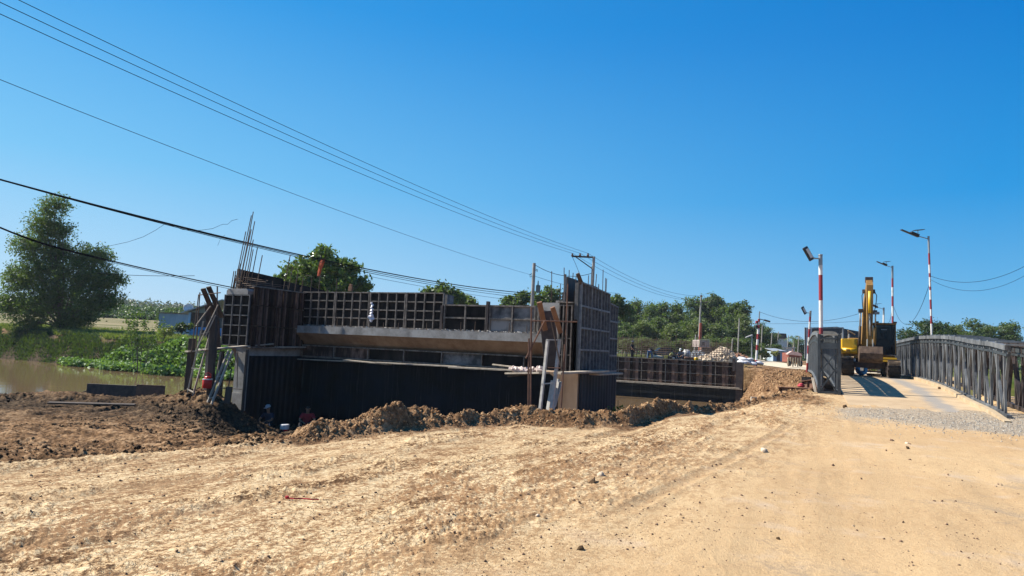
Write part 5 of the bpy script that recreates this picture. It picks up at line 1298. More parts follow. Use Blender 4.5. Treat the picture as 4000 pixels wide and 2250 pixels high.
# broad-leaved water plants at the bank
def plants_area(r, n):
    u = r.uniform(-68, -28, n); v = far_bank(u) + (-1.9 + 4.9 * r.random(n)) * np.clip((u + 68) / 14, .15, 1) + .5 * np.sin(u * .9) ; return np.stack([u * UX + v * VX, u * UY + v * VY], 1)
r = np.random.default_rng(14); pa = plants_area(r, 5600); zz = np.maximum(terrain(pa[:, 0], pa[:, 1], False), WATER_Z) ; 
lob = []
cc = np.repeat(np.stack([pa[:, 0], pa[:, 1], zz + .16 + .25 * r.random(len(zz))], 1), 9, 0); cc += r.normal(size=cc.shape) * np.array([.28, .28, .14])
a_ = r.normal(size=cc.shape); a_[:, 2] = np.abs(a_[:, 2]) * .6; a_ /= np.linalg.norm(a_, axis=1)[:, None]; b_ = r.normal(size=cc.shape); b_ -= a_ * (a_ * b_).sum(1)[:, None]; b_ /= np.linalg.norm(b_, axis=1)[:, None]
s_ = (.09 + .11 * r.random(len(cc)))[:, None]
v = np.stack([cc - a_ * s_, cc + b_ * s_ * .75, cc + a_ * s_, cc - b_ * s_ * .75], 1).reshape(-1, 3)
M_LF_WATER = leafmat('water_plant_leaf', [(.02, .07, .012), (.05, .13, .02), (.13, .23, .045), (.26, .38, .15)], .3, .6)
tag(quads('water_plants', v, M_LF_WATER), 'bright broad-leaved water plants spilling from the far bank onto the river', 'plants', None, 'stuff')
# saplings and shrubs on the bank
def shrub(label, px, Y, yt, yb, wpx, n, mat, seed, leaf=.22, stems=5, name='shrub'):
    b = on_ground(px, Y); top = P(px, yt, Y); H = top.z - b.z; r_ = wpx / F0 * Y / 2
    t = thing(name, label, 'shrub', b); rs = random.Random(seed)
    m = MB(); ends = []
    for k in range(stems):
        e = Vector((rs.uniform(-r_, r_), rs.uniform(-r_, r_) * .6, H * rs.uniform(.6, 1))); ends.append(e)
        m.tube([(rs.uniform(-.1, .1), 0, -.1), e * .5 + Vector((rs.uniform(-.1, .1), 0, .05)), e], [.03, .022, .01], 5)
    m.build('stem', M_BARK, t)
    v, _ = leaf_cloud([(e.x, e.y, e.z * .85, r_ * .45, r_ * .4, H * .2) for e in ends], n, leaf, seed, .35, 10, .5, .3)
    quads('foliage', v, mat, t)
shrub('sparse sapling with bare stems on the bank left of the blue house', 575, 58, 1205, 1340, 110, 1100, M_LF_EUC, 3, .2, 8)
shrub('dark leafy bush before the blue-grey wall of the house', 725, 72, 1262, 1310, 60, 900, M_LF_DARK, 4, .26, 5)
shrub('small bush on the grass beside the scaffold left of the house', 650, 64, 1275, 1325, 70, 500, M_GRASS, 6, .22, 5)
shrub('green weed growing at the foot of the right wing, by the water', 2437, 22.5, 1560, 1600, 26, 160, M_LF_WATER, 7, .12, 4)
shrub('dry bush behind the far road left of the shed', 3000, 105, 1372, 1400, 70, 700, M_GRASS, 12, .4, 5)
# ------------------------------------------------------------------ people
M_SKINP = simple('skin', (.30, .17, .10), (.25, .135, .08), 8, .55, 0, 0)
M_HAIR = simple('black_hair', (.012, .010, .009), (.02, .017, .015), 20, .6, 0, 0)
def skin_obj(name, verts, edges, radii, mat, parent, root=0, sub=1):
    me = bpy.data.meshes.new(name); me.from_pydata([tuple(v) for v in verts], edges, []); me.materials.append(mat)
    o = bpy.data.objects.new(name, me); COL.objects.link(o); o.parent = parent
    md = o.modifiers.new('skin', 'SKIN'); md.use_smooth_shade = True
    for i, r in enumerate(radii):
        sv = me.skin_vertices[0].data[i]; sv.radius = r if isinstance(r, tuple) else (r, r); sv.use_root = (i == root)
    sb = o.modifiers.new('sub', 'SUBSURF'); sb.levels = sub; sb.render_levels = sub
    return o
def person(label, loc, rz, J, shirt, trousers, hat=None, scale=1.0, hat_kind='cap'):
    """J: joints in metres, x right of the person, -y forward"""
    t = thing('person', label, 'person', loc, rz); t.scale = (scale,) * 3
    V_ = Vector; j = {k: V_(v) for k, v in J.items()}
    names = ['pelvis', 'belly', 'chest', 'neck', 'head0', 'head1', 'shl', 'ell', 'wrl', 'shr', 'elr', 'wrr', 'hipl', 'knl', 'anl', 'tol', 'hipr', 'knr', 'anr', 'tor']
    hd = (j['head'] - j['neck']).normalized()
    j['head0'] = j['neck'] + hd * .10; j['head1'] = j['neck'] + hd * .20
    v = [j[n] for n in names]
    rad = [(.11, .09), (.10, .08), (.11, .07), .05, .075, .07, .055, .042, .028, .055, .042, .028, .085, .058, .040, .032, .085, .058, .040, .032]
    E = [(0, 1), (1, 2), (2, 3), (3, 4), (4, 5), (2, 6), (6, 7), (7, 8), (2, 9), (9, 10), (10, 11), (0, 12), (12, 13), (13, 14), (14, 15), (0, 16), (16, 17), (17, 18), (18, 19)]
    for side, w, e in (('l', 8, 7), ('r', 11, 10)):        # palm, fingers, thumb
        d = (v[w] - v[e]).normalized(); sd = d.cross(V_((0, 0, 1)) if abs(d.z) < .9 else V_((0, 1, 0))).normalized(); nn = d.cross(sd)
        pi = len(v); v.append(v[w] + d * .06); rad.append((.032, .016)); E.append((w, pi))
        for k, L in enumerate((.065, .075, .07, .055)):
            a = v[pi] + sd * (k - 1.5) * .02; i1 = len(v); v.append(a + d * (.02 + L * .4)); rad.append(.009); E.append((pi, i1))
            i2 = len(v); v.append(a + d * (.02 + L * .85) + nn * .02); rad.append(.007); E.append((i1, i2))
        i1 = len(v); v.append(v[w] + d * .03 + sd * -.04 + nn * .01); rad.append(.010); E.append((w, i1))
        i2 = len(v); v.append(v[i1] + d * .03 + sd * -.01); rad.append(.008); E.append((i1, i2))
    body = skin_obj('body', v, E, rad, M_SKINP, t)
    f = V_((0, -1, 0)); f = (f - hd * f.dot(hd)).normalized() if abs(hd.y) < .95 else V_((0, 0, -1)); s = hd.cross(f).normalized()
    c = j['neck'] + hd * .155
    m = MB(); m.bar(c + f * .085 - hd * .035, c + f * .075 + hd * .01, .025, .03); m.build('nose', M_SKINP, body, smooth=True)
    for q in (-1, 1):
        MB().box(c + f * .072 + s * q * .03 + hd * .012, (.022, .022, .014)).build('eye', M_HAIR, body)
        MB().box(c + s * q * .078 - hd * .01, (.02, .03, .05)).build('ear', M_SKINP, body)
    MB().box(c + f * .072 - hd * .055, (.045, .015, .010)).build('mouth', simple('lips', (.2, .07, .05)) if 'lips' not in bpy.data.materials else bpy.data.materials['lips'], body)
    hr = skin_obj('hair', [c - f * .02 + hd * .01, c - f * .015 + hd * .05, c + hd * .075], [(0, 1), (1, 2)], [.088, .085, .05], M_HAIR, t)
    if hat:
        m = MB(); R_ = hd.to_track_quat('Z', 'Y').to_matrix(); cz = c + hd * .05
        prof = [(.105, 0), (.10, .05), (.07, .09), (.02, .105)] if hat_kind != 'bucket' else [(.17, -.01), (.11, .01), (.10, .08), (.08, .10)]
        b0 = len(m.v); m.lathe(prof, (0, 0, 0), 12); m.v = [cz + R_ @ p for p in m.v]
        if hat_kind == 'cap': m.bar(cz + f * .08, cz + f * .19, .13, .012, hd)
        m.build('hat', hat, t, smooth=True)
    sv = [j['belly'] * .35 + j['pelvis'] * .65, j['belly'], j['chest'], j['chest'].lerp(j['neck'], .62), j['shl'], j['shl'].lerp(j['ell'], .8), j['shr'], j['shr'].lerp(j['elr'], .8)]
    skin_obj('shirt', sv, [(0, 1), (1, 2), (2, 3), (2, 4), (4, 5), (2, 6), (6, 7)], [(.15, .125), (.145, .12), (.165, .125), (.07, .07), .078, .058, .078, .058], shirt, t)
    tv = [j['pelvis'] + V_((0, 0, .02)), j['hipl'], j['knl'], j['anl'], j['hipr'], j['knr'], j['anr']]
    skin_obj('trousers', tv, [(0, 1), (1, 2), (2, 3), (0, 4), (4, 5), (5, 6)], [(.15, .125), .108, .078, .056, .108, .078, .056], trousers, t)
    for q in ('l', 'r'): skin_obj('shoe', [j['an' + q] + V_((0, .02, -.03)), j['to' + q]], [(0, 1)], [.05, .04], M_BLACK, t)
    return t
def cloth(name, c): return simple(name, c, tuple(x * .7 for x in c), 6, .85, 0, .3, .01)
STAND = dict(pelvis=(0, 0, .95), belly=(0, 0, 1.1), chest=(0, .01, 1.32), neck=(0, 0, 1.50), head=(0, -.03, 1.7), shl=(-.19, 0, 1.42), ell=(-.24, -.05, 1.15), wrl=(-.22, -.25, .98), shr=(.19, 0, 1.42), elr=(.24, -.05, 1.15), wrr=(.20, -.28, 1.0), hipl=(-.10, 0, .90), knl=(-.12, -.02, .50), anl=(-.12, .02, .09), tol=(-.13, -.15, .04), hipr=(.10, 0, .90), knr=(.12, -.04, .50), anr=(.12, 0, .09), tor=(.13, -.17, .04))
BEND = dict(pelvis=(0, .1, .90), belly=(0, -.02, 1.02), chest=(0, -.26, 1.08), neck=(0, -.44, 1.06), head=(0, -.60, .98), shl=(-.19, -.33, 1.06), ell=(-.26, -.42, .82), wrl=(-.20, -.52, .58), shr=(.19, -.33, 1.06), elr=(.27, -.40, .82), wrr=(.22, -.52, .6), hipl=(-.11, .08, .86), knl=(-.19, -.02, .48), anl=(-.20, .06, .09), tol=(-.21, -.1, .04), hipr=(.11, .08, .86), knr=(.19, -.02, .48), anr=(.20, .06, .09), tor=(.21, -.1, .04))
SIT = dict(pelvis=(0, .1, .20), belly=(0, .11, .36), chest=(0, .06, .58), neck=(0, .0, .76), head=(0, -.04, .95), shl=(-.19, .03, .68), ell=(-.28, -.12, .48), wrl=(-.14, -.30, .42), shr=(.19, .03, .68), elr=(.28, -.12, .48), wrr=(.12, -.32, .42), hipl=(-.11, .04, .18), knl=(-.24, -.38, .42), anl=(-.18, -.50, .08), tol=(-.19, -.68, .04), hipr=(.11, .04, .18), knr=(.24, -.38, .42), anr=(.18, -.50, .08), tor=(.19, -.68, .04))
CROUCH = dict(SIT, pelvis=(0, .1, .28), belly=(0, .05, .42), chest=(0, -.08, .60), neck=(0, -.20, .74), head=(0, -.32, .88), hipl=(-.11, .08, .26), hipr=(.11, .08, .26), shl=(-.19, -.12, .66), shr=(.19, -.12, .66), ell=(-.27, -.30, .46), elr=(.27, -.30, .46), wrl=(-.14, -.48, .36), wrr=(.12, -.48, .36))
navy = cloth('navy_cloth', (.03, .04, .07)); dark = cloth('dark_cloth', (.022, .022, .026)); denim = cloth('denim', (.10, .16, .26)); red = cloth('red_cloth', (.42, .03, .035)); yellow = cloth('pale_yellow_cloth', (.52, .46, .16)); greyc = cloth('grey_cloth', (.20, .21, .24)); white = cloth('white_cloth', (.6, .6, .58))
def seat_on(px, Y, extra=0.0):
    x = (px - 2000) / F0 * Y; return Vector((x, Y, TH(x, Y) + extra))
pt = seat_on(1084, 26.6); pt.z = P(1084, 1688, 26.6).z
person('worker in dark shirt and light cap sitting in the shade under the abutment', pt, -.3, SIT, navy, dark, white, 1.0)
pt2 = seat_on(1236, 25.8); pt2.z = P(1236, 1692, 25.8).z
person('worker in red shirt sitting in the shade right of the first one', pt2, .25, SIT, red, dark, None, 1.0)
for p_, nm, lab, m_ in ((pt, 'stool', 'low dark block the worker in the dark shirt sits on', M_WOOD_DK), (pt2, 'stool', 'low dark block the worker in red sits on', M_WOOD_DK)):
    o = MB().box((0, .12, .0), (.5, .42, .16)).box((0, .12, -.35), (.42, .34, .54)).build(nm, m_, None, (0, 0, 0), .01); o.location = p_; tag(o, lab, 'block')
t = thing('water_cooler', 'white-topped red bucket standing by the seated worker in the dark shirt', 'bucket', P(1110, 1697, 25.4))
MB().lathe([(.13, 0), (.15, .02), (.16, .20)], (0, 0, 0), 14).build('body', bpy.data.materials['red_plastic'], t); MB().lathe([(.162, .20), (.165, .36), (.14, .38)], (0, 0, 0), 14).build('lid', M_PAINTW, t)
o = MB().lathe([(.03, 0), (.035, .01), (.035, .16), (.012, .2), (.012, .23)], (0, 0, 0), 10).build('water_bottle', M_PAINTW); o.location = P(1050, 1676, 26.0); tag(o, 'small white bottle standing left of the seated worker', 'bottle')
TOPZ = 1.38
def on_wall(px, v):
    a = (px - 2000) / F0            # point of the wall at v seen at px
    u = (a * VY * v - VX * v) / (UX - a * UY); return UV(u, v, TOPZ)
person('worker in black with a hat standing on the far wall behind the rebar mesh', on_wall(2478, 57.0) + Vector((0, 0, -.30)), .9, STAND, dark, dark, greyc, .98, 'bucket')
person('worker in blue jeans bending over on the far wall', on_wall(2548, 56.8) + Vector((0, 0, -.30)), 2.7, BEND, dark, denim, greyc, 1.0, 'cap')
person('worker in a pale yellow shirt crouching on the far wall', on_wall(2628, 56.8) + Vector((0, 0, -.12)), 1.2, CROUCH, yellow, dark, None)
person('worker in grey crouching right of the yellow shirt on the far wall', on_wall(2672, 57.0) + Vector((0, 0, -.05)), -.6, CROUCH, greyc, navy, white, 1.0)
# driver in the cab
drv = UV(2.95, 38.6); 
person('driver sitting in the excavator cab behind the windscreen', EX + UV(.70, -.26, 1.22), -BA, dict(SIT, knl=(-.16, -.30, .22), knr=(.16, -.30, .22), anl=(-.14, -.42, .0), anr=(.14, -.42, .0), tol=(-.14, -.5, -.03), tor=(.14, -.5, -.03)), dark, dark, dark)
# ------------------------------------------------------------------ poles and wires
M_POLE = simple('concrete_pole', (.34, .32, .29), (.24, .22, .20), 4, .8, 0, .2, .005)
M_INS = simple('porcelain', (.10, .06, .05), (.14, .09, .07), 4, .3)
def cat_pts(a, b, sag, n=24):
    a = Vector(a); b = Vector(b); return [a.lerp(b, i / n) - Vector((0, 0, sag * 4 * (i / n) * (1 - i / n))) for i in range(n + 1)]
def wire(label, pts, r=.012, group='power wires', name='cable', mat=M_CABLE):
    base = Vector(pts[-1]); o = MB().tube(pts, r, 4, False).build(name, mat, None, base); o.location = base; return tag(o, label, 'cable', group)
def fit_wire(label, px0, py0, Y0, end, mid, r, group, extend=.35, name='cable', mat=M_CABLE):
    """a cable from beyond the left border, through pixel px0,py0, to end; mid: (f, dz) extra sag in metres"""
    a = P(px0, py0, Y0); e = Vector(end); pts = cat_pts(a, e, mid, 26)
    d0 = pts[0] - pts[1]; k = 1
    ext = []
    for i in range(1, 7): ext.append(pts[0] + d0 * i * 1.3 + Vector((0, 0, .06 * i * i * .3)))
    return wire(label, ext[::-1] + pts, r, group, name, mat)
# pole with triangular bracket
Yp = 58.0; ptop = P(2320, 1003, Yp); pb = on_ground(2306, Yp); 
hp = thing('power_pole', 'concrete power pole with a one-sided crossarm behind the right wing', 'power pole', pb); h = ptop.z - pb.z; 
MB().tube([(0, 0, -.3), (ptop.x - pb.x, 0, h)], [.19, .12], 10).build('pole', M_POLE, hp)
top_l = ptop - pb; al = P(2233, 1001, Yp) - pb
MB().bar(top_l + Vector((.1, 0, -.05)), al, .1, .14).build('crossarm', M_STEEL_DARK, hp)
MB().bar(P(2248, 1003, Yp) - pb, P(2314, 1050, Yp) - pb, .08, .08).build('brace', M_STEEL_DARK, hp)
heads = []
for px in (2236, 2266, 2297):
    q = P(px, 992, Yp) - pb; MB().tube([q + Vector((0, 0, -.2)), q + Vector((0, 0, -.1)), q + Vector((0, 0, -.05)), q + Vector((0, 0, .05))], [.09, .12, .07, .08], 8).build('insulator', M_INS, hp); heads.append(q + pb + Vector((0, 0, .06)))
G = 'three high wires on the crossarm'
fit_wire('lowest of the three high wires crossing the sky to the crossarm', 255, 171, 18, heads[0], .42, .011, G)
fit_wire('middle one of the three high wires crossing the sky to the crossarm', 255, 129, 18, heads[1], .42, .011, G)
fit_wire('topmost of the three high wires crossing the sky to the crossarm', 255, 88, 18, heads[2], .42, .011, G)
# far pole with crossarm
pt_ = P(2739, 1156, 92); pb2 = on_ground(2734, 92); p2 = thing('power_pole', 'thin power pole with a crossarm in front of the wood', 'power pole', pb2)
MB().tube([(0, 0, -.3), pt_ - pb2], [.17, .10], 8).build('pole', M_POLE, p2); c_ = P(2740, 1182, 92) - pb2
MB().bar(c_ + Vector((-.8, 0, 0)), c_ + Vector((.85, 0, 0)), .09, .11).build('crossarm', M_STEEL_DARK, p2)
for k in range(2): MB().tube([c_ + Vector((-.7 + 1.4 * k, 0, .05)), c_ + Vector((-.7 + 1.4 * k, 0, .25))], .05, 6).build('insulator', M_INS, p2)
MB().tube([P(2738, 1160, 92) - pb2, P(2740, 1153, 92) - pb2], .14, 8).build('insulator', M_INS, p2)
for i, (hh_, e) in enumerate(zip(heads, (c_ + pb2 + Vector((-.7, 0, .25)), c_ + pb2 + Vector((.7, 0, .25)), pt_))):
    wire(['lower', 'middle', 'upper'][i] + ' wire sagging from the crossarm pole to the thin pole by the wood', cat_pts(hh_, e, 1.0), .014, 'wires between the crossarm pole and the wood')
M_ORANGE = simple('orange_steel', (.42, .09, .05), (.32, .07, .04), 3, .6)
a = P(2732, 1385, 90.5); b_ = P(2738, 1262, 90.5); o = MB().bar(a - a, b_ - a, .30, .22).build('orange_boom', M_ORANGE, None, (0, 0, 0), .02); o.location = a; tag(o, 'upright orange-red steel mast before the thin power pole', 'mast')
# transformer pole
Y3 = 57.0; t3 = P(2087, 1028, Y3); b3 = on_ground(2078, Y3); p3 = thing('power_pole', 'concrete pole carrying a grey transformer behind the pale formwork', 'power pole', b3)
MB().tube([(0, 0, -.3), t3 - b3], [.20, .14], 10).build('pole', M_POLE, p3)
q = P(2102, 1129, Y3) - b3; MB().tube([q + Vector((0, 0, -.32)), q + Vector((0, 0, .30)), q + Vector((0, 0, .34))], [.19, .20, .14], 14).build('transformer', simple('transformer_paint', (.12, .17, .17), (.09, .12, .12), 4, .5), p3)
MB().tube([q + Vector((-.02, 0, .34)), q + Vector((-.02, 0, .72))], [.06, .035], 8).build('bushing', M_INS, p3); MB().bar(q + Vector((-.02, 0, .1)), t3.lerp(b3, .25) - b3, .06, .06).build('hanger', M_STEEL_DARK, p3)
q2 = P(2078, 1073, Y3) - b3; MB().tube([q2 + Vector((0, 0, .1)), q2 + Vector((-.18, 0, .0)), q2 + Vector((-.15, 0, -.22)), q2 + Vector((0, 0, -.1))], .03, 6).build('wire_clamp', M_CABLE, p3)
MB().tube([P(2092, 1056, Y3) - b3, P(2098, 1052, Y3) - b3, P(2098, 1062, Y3) - b3], .04, 6).build('bracket', M_STEEL_DARK, p3)
wire('drooping service wire from the transformer pole to the crossarm pole', cat_pts(P(2092, 1036, Y3), P(2310, 1068, Yp), .55), .022)
wire('short wire hanging from the tip of the crossarm', [P(2236, 1004, Yp), P(2250, 1035, Yp), P(2262, 1065, Yp)], .016)
fit_wire('single thin wire crossing the sky below the three high wires', 255, 413, 18.5, P(2076, 1074, Y3), .30, .009, 'lower wires')
wire('single thin wire running down right from the transformer pole', cat_pts(P(2080, 1076, Y3), P(2420, 1146, 75), .3), .014)
# thick bundle to the transformer pole: several strands
for i, (dy, r_, lab) in enumerate([(0, .030, 'thick black cable of the long bundle'), (3, .018, 'second strand of the long cable bundle'), (6, .014, 'lower strand of the long cable bundle')]):
    e = P(2074, 1146 + dy * 3.0, Y3)
    fit_wire(lab + ' reaching from the left border to the transformer pole', 255, 770 + dy * .6, 23, e, .55, r_, 'long cable bundle')
for y0, y1 in ((1062, 1166), (1075, 1180)):
    wire('thin stray wire below the long bundle, ' + ('upper' if y0 < 1070 else 'lower') + ' of two', cat_pts(P(1420, y0, 45), P(2066, y1, 62), .15), .012, 'stray wires under the long bundle')
# second bundle passing behind the left rebars
for i, dy in enumerate((0, 4)):
    fit_wire(['black cable bundle running past the tall tree to behind the left rebars', 'thin strand under the cable bundle behind the left rebars'][i], 255, 975 + dy, 32, P(1010, 1142 + dy * 2, 52), .1, (.034, .016)[i], 'left cable bundle')
wire('level thin wire from the tall tree to behind the bundle', cat_pts(P(380, 1068, 62), P(760, 1077, 60), .1), .022)
wire('thin kinked wire hanging from the thick cable to the tall tree', [P(395, 970, 60), P(440, 958, 58), P(500, 945, 56), P(560, 925, 50), P(610, 898, 46), P(645, 874, 43)], .016)
wire('curly loose wire from the thick cable up to the tallest rebar', [P(665, 880, 30), P(715, 897, 30), P(780, 900, 29), P(830, 893, 28), P(870, 876, 28), P(890, 876, 28), P(905, 862, 28), P(928, 856, 28)], .009)
o = wire('short frayed wire end sticking out of the thick cable', [P(850, 960, 30), P(858, 940, 30), P(866, 925, 30), P(880, 918, 30)], .006)
# red cloth on the cable
b = P(1262, 1012, 40); t = thing('red_rag', 'torn orange-red cloth strip hanging from the thick cable before the mango tree', 'rag', b)
m = MB(); pr = None; rs = random.Random(6)
for k, (dx, dy, w) in enumerate([(0, 0, 16), (-4, 14, 20), (-8, 26, 16), (-12, 38, 13), (-15, 52, 13), (-18, 66, 8)]):
    c = P(1262 + dx, 1012 + dy, 40) - b; ww = w / F0 * 40 / 2; cur = [c + Vector((-ww, rs.uniform(-.04, .04), 0)), c + Vector((0, -.06, -.02)), c + Vector((ww, rs.uniform(-.04, .04), 0)), c + Vector((0, .03, 0))]
    if pr: m.add(pr + cur, [(0, 1, 5, 4), (1, 2, 6, 5), (2, 3, 7, 6), (3, 0, 4, 7)])
    pr = cur
m.build('cloth', simple('orange_red_cloth', (.55, .11, .04), (.40, .07, .03), 6, .8), t)
# wires at the right between the lamp posts
wire('slack wire looping from the tallest to the middle lamp post', cat_pts(P(3634, 1098, 35.7), P(3490, 1195, 54), 1.9), .012, 'lamp wires')
wire('upper wire leaving the tallest lamp post to the right', cat_pts(P(3634, 1078, 35.7), P(4100, 980, 30), .8), .010, 'lamp wires')
wire('lower wire leaving the tallest lamp post to the right', cat_pts(P(3634, 1092, 35.7), P(4100, 1010, 30), 1.0), .008, 'lamp wires')
wire('slack wire from the middle lamp post down behind the cab', cat_pts(P(3487, 1198, 54.3), P(3470, 1262, 60), .3), .014, 'lamp wires')
wire('faint wire from the leaning post to the excavator boom', cat_pts(P(2967, 1218, 58), P(3365, 1222, 50), .75), .012, 'far faint wires')
wire('second faint wire above the grey sheet building', cat_pts(P(2860, 1258, 100), P(3400, 1252, 70), .3), .014, 'far faint wires')
for px, y0, y1, Y, lab in [(2888, 1392, 1245, 96, 'slim grey pole among the trees left of the leaning post'), (2978, 1385, 1270, 112, 'slim pole right of the leaning striped post'), (3016, 1385, 1300, 120, 'grey pole left of the dark-roofed house'), (3041, 1380, 1295, 130, 'grey pole before the dark-roofed house'), (3080, 1375, 1310, 140, 'left one of two poles before the palm'), (3121, 1370, 1312, 140, 'right one of two poles near the palm'), (2718, 1372, 1307, 92, 'pale pole left of the orange mast'), (2862, 1380, 1322, 88, 'short pale pole behind the right end of the rebar mesh')]:
    b = on_ground(px, Y); tp = P(px, y1, Y); o = MB().tube([(0, 0, -.2), (tp.x - b.x, 0, tp.z - b.z)], [.11, .08], 6).build('utility_pole', M_POLE); o.location = b; tag(o, lab, 'pole', 'slim poles along the far road')

# ------------------------------------------------------------------ houses and sheds
M_WALLB = simple('weathered_blue_wall', (.24, .33, .42), (.40, .47, .52), 1.1, .85, 0, .2, .01, 10, (1, 1, .5))
M_WALLB2 = simple('bright_blue_wall', (.08, .30, .60), (.06, .24, .50), 2, .7, 0, .1)
M_WALLW = simple('pale_wall', (.62, .62, .60), (.48, .47, .45), 2, .8, 0, .1)
M_TILE = simple('old_roof', (.20, .13, .10), (.32, .24, .19), 3, .85, 0, .4, .03)
M_TIN = simple('corrugated_tin', (.40, .42, .44), (.28, .30, .32), 2, .5, .3, .3, .01, 8)
def grp(name, label, cat, px, Y, rz=0.0, z=None):
    b = on_ground(px, Y)
    if z is not None: b.z = z
    return thing(name, label, cat, b, rz)
h1 = grp('house', 'old low house with a weathered blue-grey plaster wall in the field on the left', 'house', 690, 80, -.10)
MB().box((-.1, 2, 1.2), (3.7, 4, 2.7)).build('wall', M_WALLB, h1); MB().box((-.1, 2, 2.61), (3.9, 4.3, .12)).build('roof', M_TILE, h1)
MB().box((.9, -.02, .95), (.9, .06, .7)).build('window', M_STEEL_DARK, h1); MB().box((.9, -.06, 1.36), (1.1, .12, .06)).build('ledge', M_WALLW, h1)
h2 = grp('house', 'small house with bright blue lower wall and slanting tin roof behind the scaffold', 'house', 800, 74, -.05)
MB().box((.2, 2, .55), (3.3, 4, 1.5)).build('lower_wall', M_WALLB2, h2); MB().box((.2, 2.05, 2.1), (3.2, 3.9, 1.7)).build('upper_wall', M_STEEL_DARK, h2)
MB().box((-1.45, -.03, 1.4), (.25, .12, 3.0)).build('corner_pillar', simple('light_blue_paint', (.35, .50, .62), (.28, .42, .54), 3, .7), h2)
m = MB(); m.prism([(-2.2, -.6, 2.75), (2.3, -.6, 4.35), (2.3, -.6, 4.47), (-2.2, -.6, 2.87)], (0, 5.2, 0)); m.build('roof', M_TIN, h2); MB().box((.3, -.04, .5), (.9, .08, 1.0)).build('door', M_STEEL_DARK, h2)
m = MB(); m.prism([(-1.6, -.02, 2.9), (1.8, -.02, 2.9), (1.8, -.02, 4.1)], (0, .12, 0)); m.build('gable', simple('grey_green_gable', (.22, .25, .22), (.16, .18, .16), 3, .8), h2)
b = P(737, 1206, 78); o = MB().lathe([(.02, 0), (.25, .03), (.45, .12), (.55, .24), (.53, .25), (.42, .14), (.2, .06), (.02, .04)], (0, 0, 0), 18).build('satellite_dish', M_PAINTW, None, smooth=True); o.location = b; o.rotation_euler = (1.0, .35, 0); tag(o, 'white satellite dish above the roofs of the blue houses', 'dish')
# dark-roofed house by the far road
h3 = grp('house', 'distant white house with a steep dark roof right of the leaning post', 'house', 3050, 165, .1)
hb = h3.location.z; zt = P(3045, 1302, 165).z - hb; zb = P(3045, 1322, 165).z - hb
MB().box((0, 2, zb / 2), (4.2, 4, zb)).build('wall', M_WALLW, h3); m = MB(); m.prism([(-2.2, -.3, zb), (1.9, -.3, zb), (1.7, -.3, zt), (-1.6, -.3, zt)], (0, 4.6, 0)); m.build('roof', M_STEEL_DARK, h3); MB().box((-1.1, -.35, zt - .1), (2.2, .5, .25)).build('canopy', M_TIN, h3)
h4 = grp('shed', 'low tin-roofed shed in the dust beside the far road', 'shed', 3050, 112, .2)
MB().box((0, 1.2, .8), (1.9, 2, 1.7)).build('wall', M_WALLB, h4); m = MB(); m.prism([(-1.2, -.3, 1.65), (1.2, -.3, 1.75), (1.0, 2.6, 2.15), (-1.0, 2.6, 2.1)], (0, 0, .08)); m.build('roof', M_TIN, h4)
MB().box((0, .15, .75), (.6, .06, 1.3)).build('door', M_STEEL_DARK, h4)
h5 = grp('house', 'small hazy white-roofed house between the palm and the sheds', 'house', 3075, 150, 0)
MB().box((0, 1, 1.4), (4.0, 2.4, 2.8)).build('wall', M_WALLW, h5); MB().box((0, 1, 2.86), (4.4, 2.8, .14)).build('roof', M_PAINTW, h5)
# large grey sheet building with dark awning behind the left truss
h6 = grp('sheet_building', 'large building with translucent grey sheet wall and dark awning behind the left truss', 'building', 3200, 78, 0); hb = h6.location; 
def q6(px, py, Y=78): return P(px, py, Y) - hb
m = MB(); a, b, c, d = q6(3145, 1400), q6(3172, 1400), q6(3172, 1278), q6(3145, 1280); m.prism([a, b, c, d], (0, .2, 0)); w_ = m.build('side_wall', simple('hazy_grey_sheet', (.30, .36, .42), (.24, .29, .34), .6, .7, 0, .1), h6)
for yy_ in (1318, 1350): m = MB(); m.bar(q6(3145, yy_, 77.9), q6(3172, yy_ + 1, 77.9), .04, .05); m.build('sheet_seam', M_TIN, w_)
m = MB(); m.bar(q6(3145, 1402, 77.9), q6(3145, 1279, 77.9), .1, .1); m.build('corner_post', M_STEEL_DARK, h6)
m = MB(); m.prism([q6(3172, 1279), q6(3270, 1276), q6(3300, 1284), q6(3362, 1296), q6(3362, 1330), q6(3172, 1330)], (3.4, 6, 0)); m.build('awning', simple('dark_net', (.025, .035, .045), (.04, .05, .06), 2, .9), h6)
m = MB(); m.prism([q6(3174, 1331), q6(3355, 1331), q6(3355, 1425), q6(3174, 1425)], (3.2, 5.5, 0)); m.build('back_wall', simple('dim_sheet', (.16, .18, .19), (.12, .13, .14), 1, .8), h6)
m = MB(); m.bar(q6(3293, 1400, 76), q6(3293, 1279, 76), .14, .14); m.build('front_post', M_GALV, h6); m = MB(); m.bar(q6(3172, 1281, 76), q6(3293, 1280, 76), .1, .1); m.build('front_beam', M_GALV, h6)
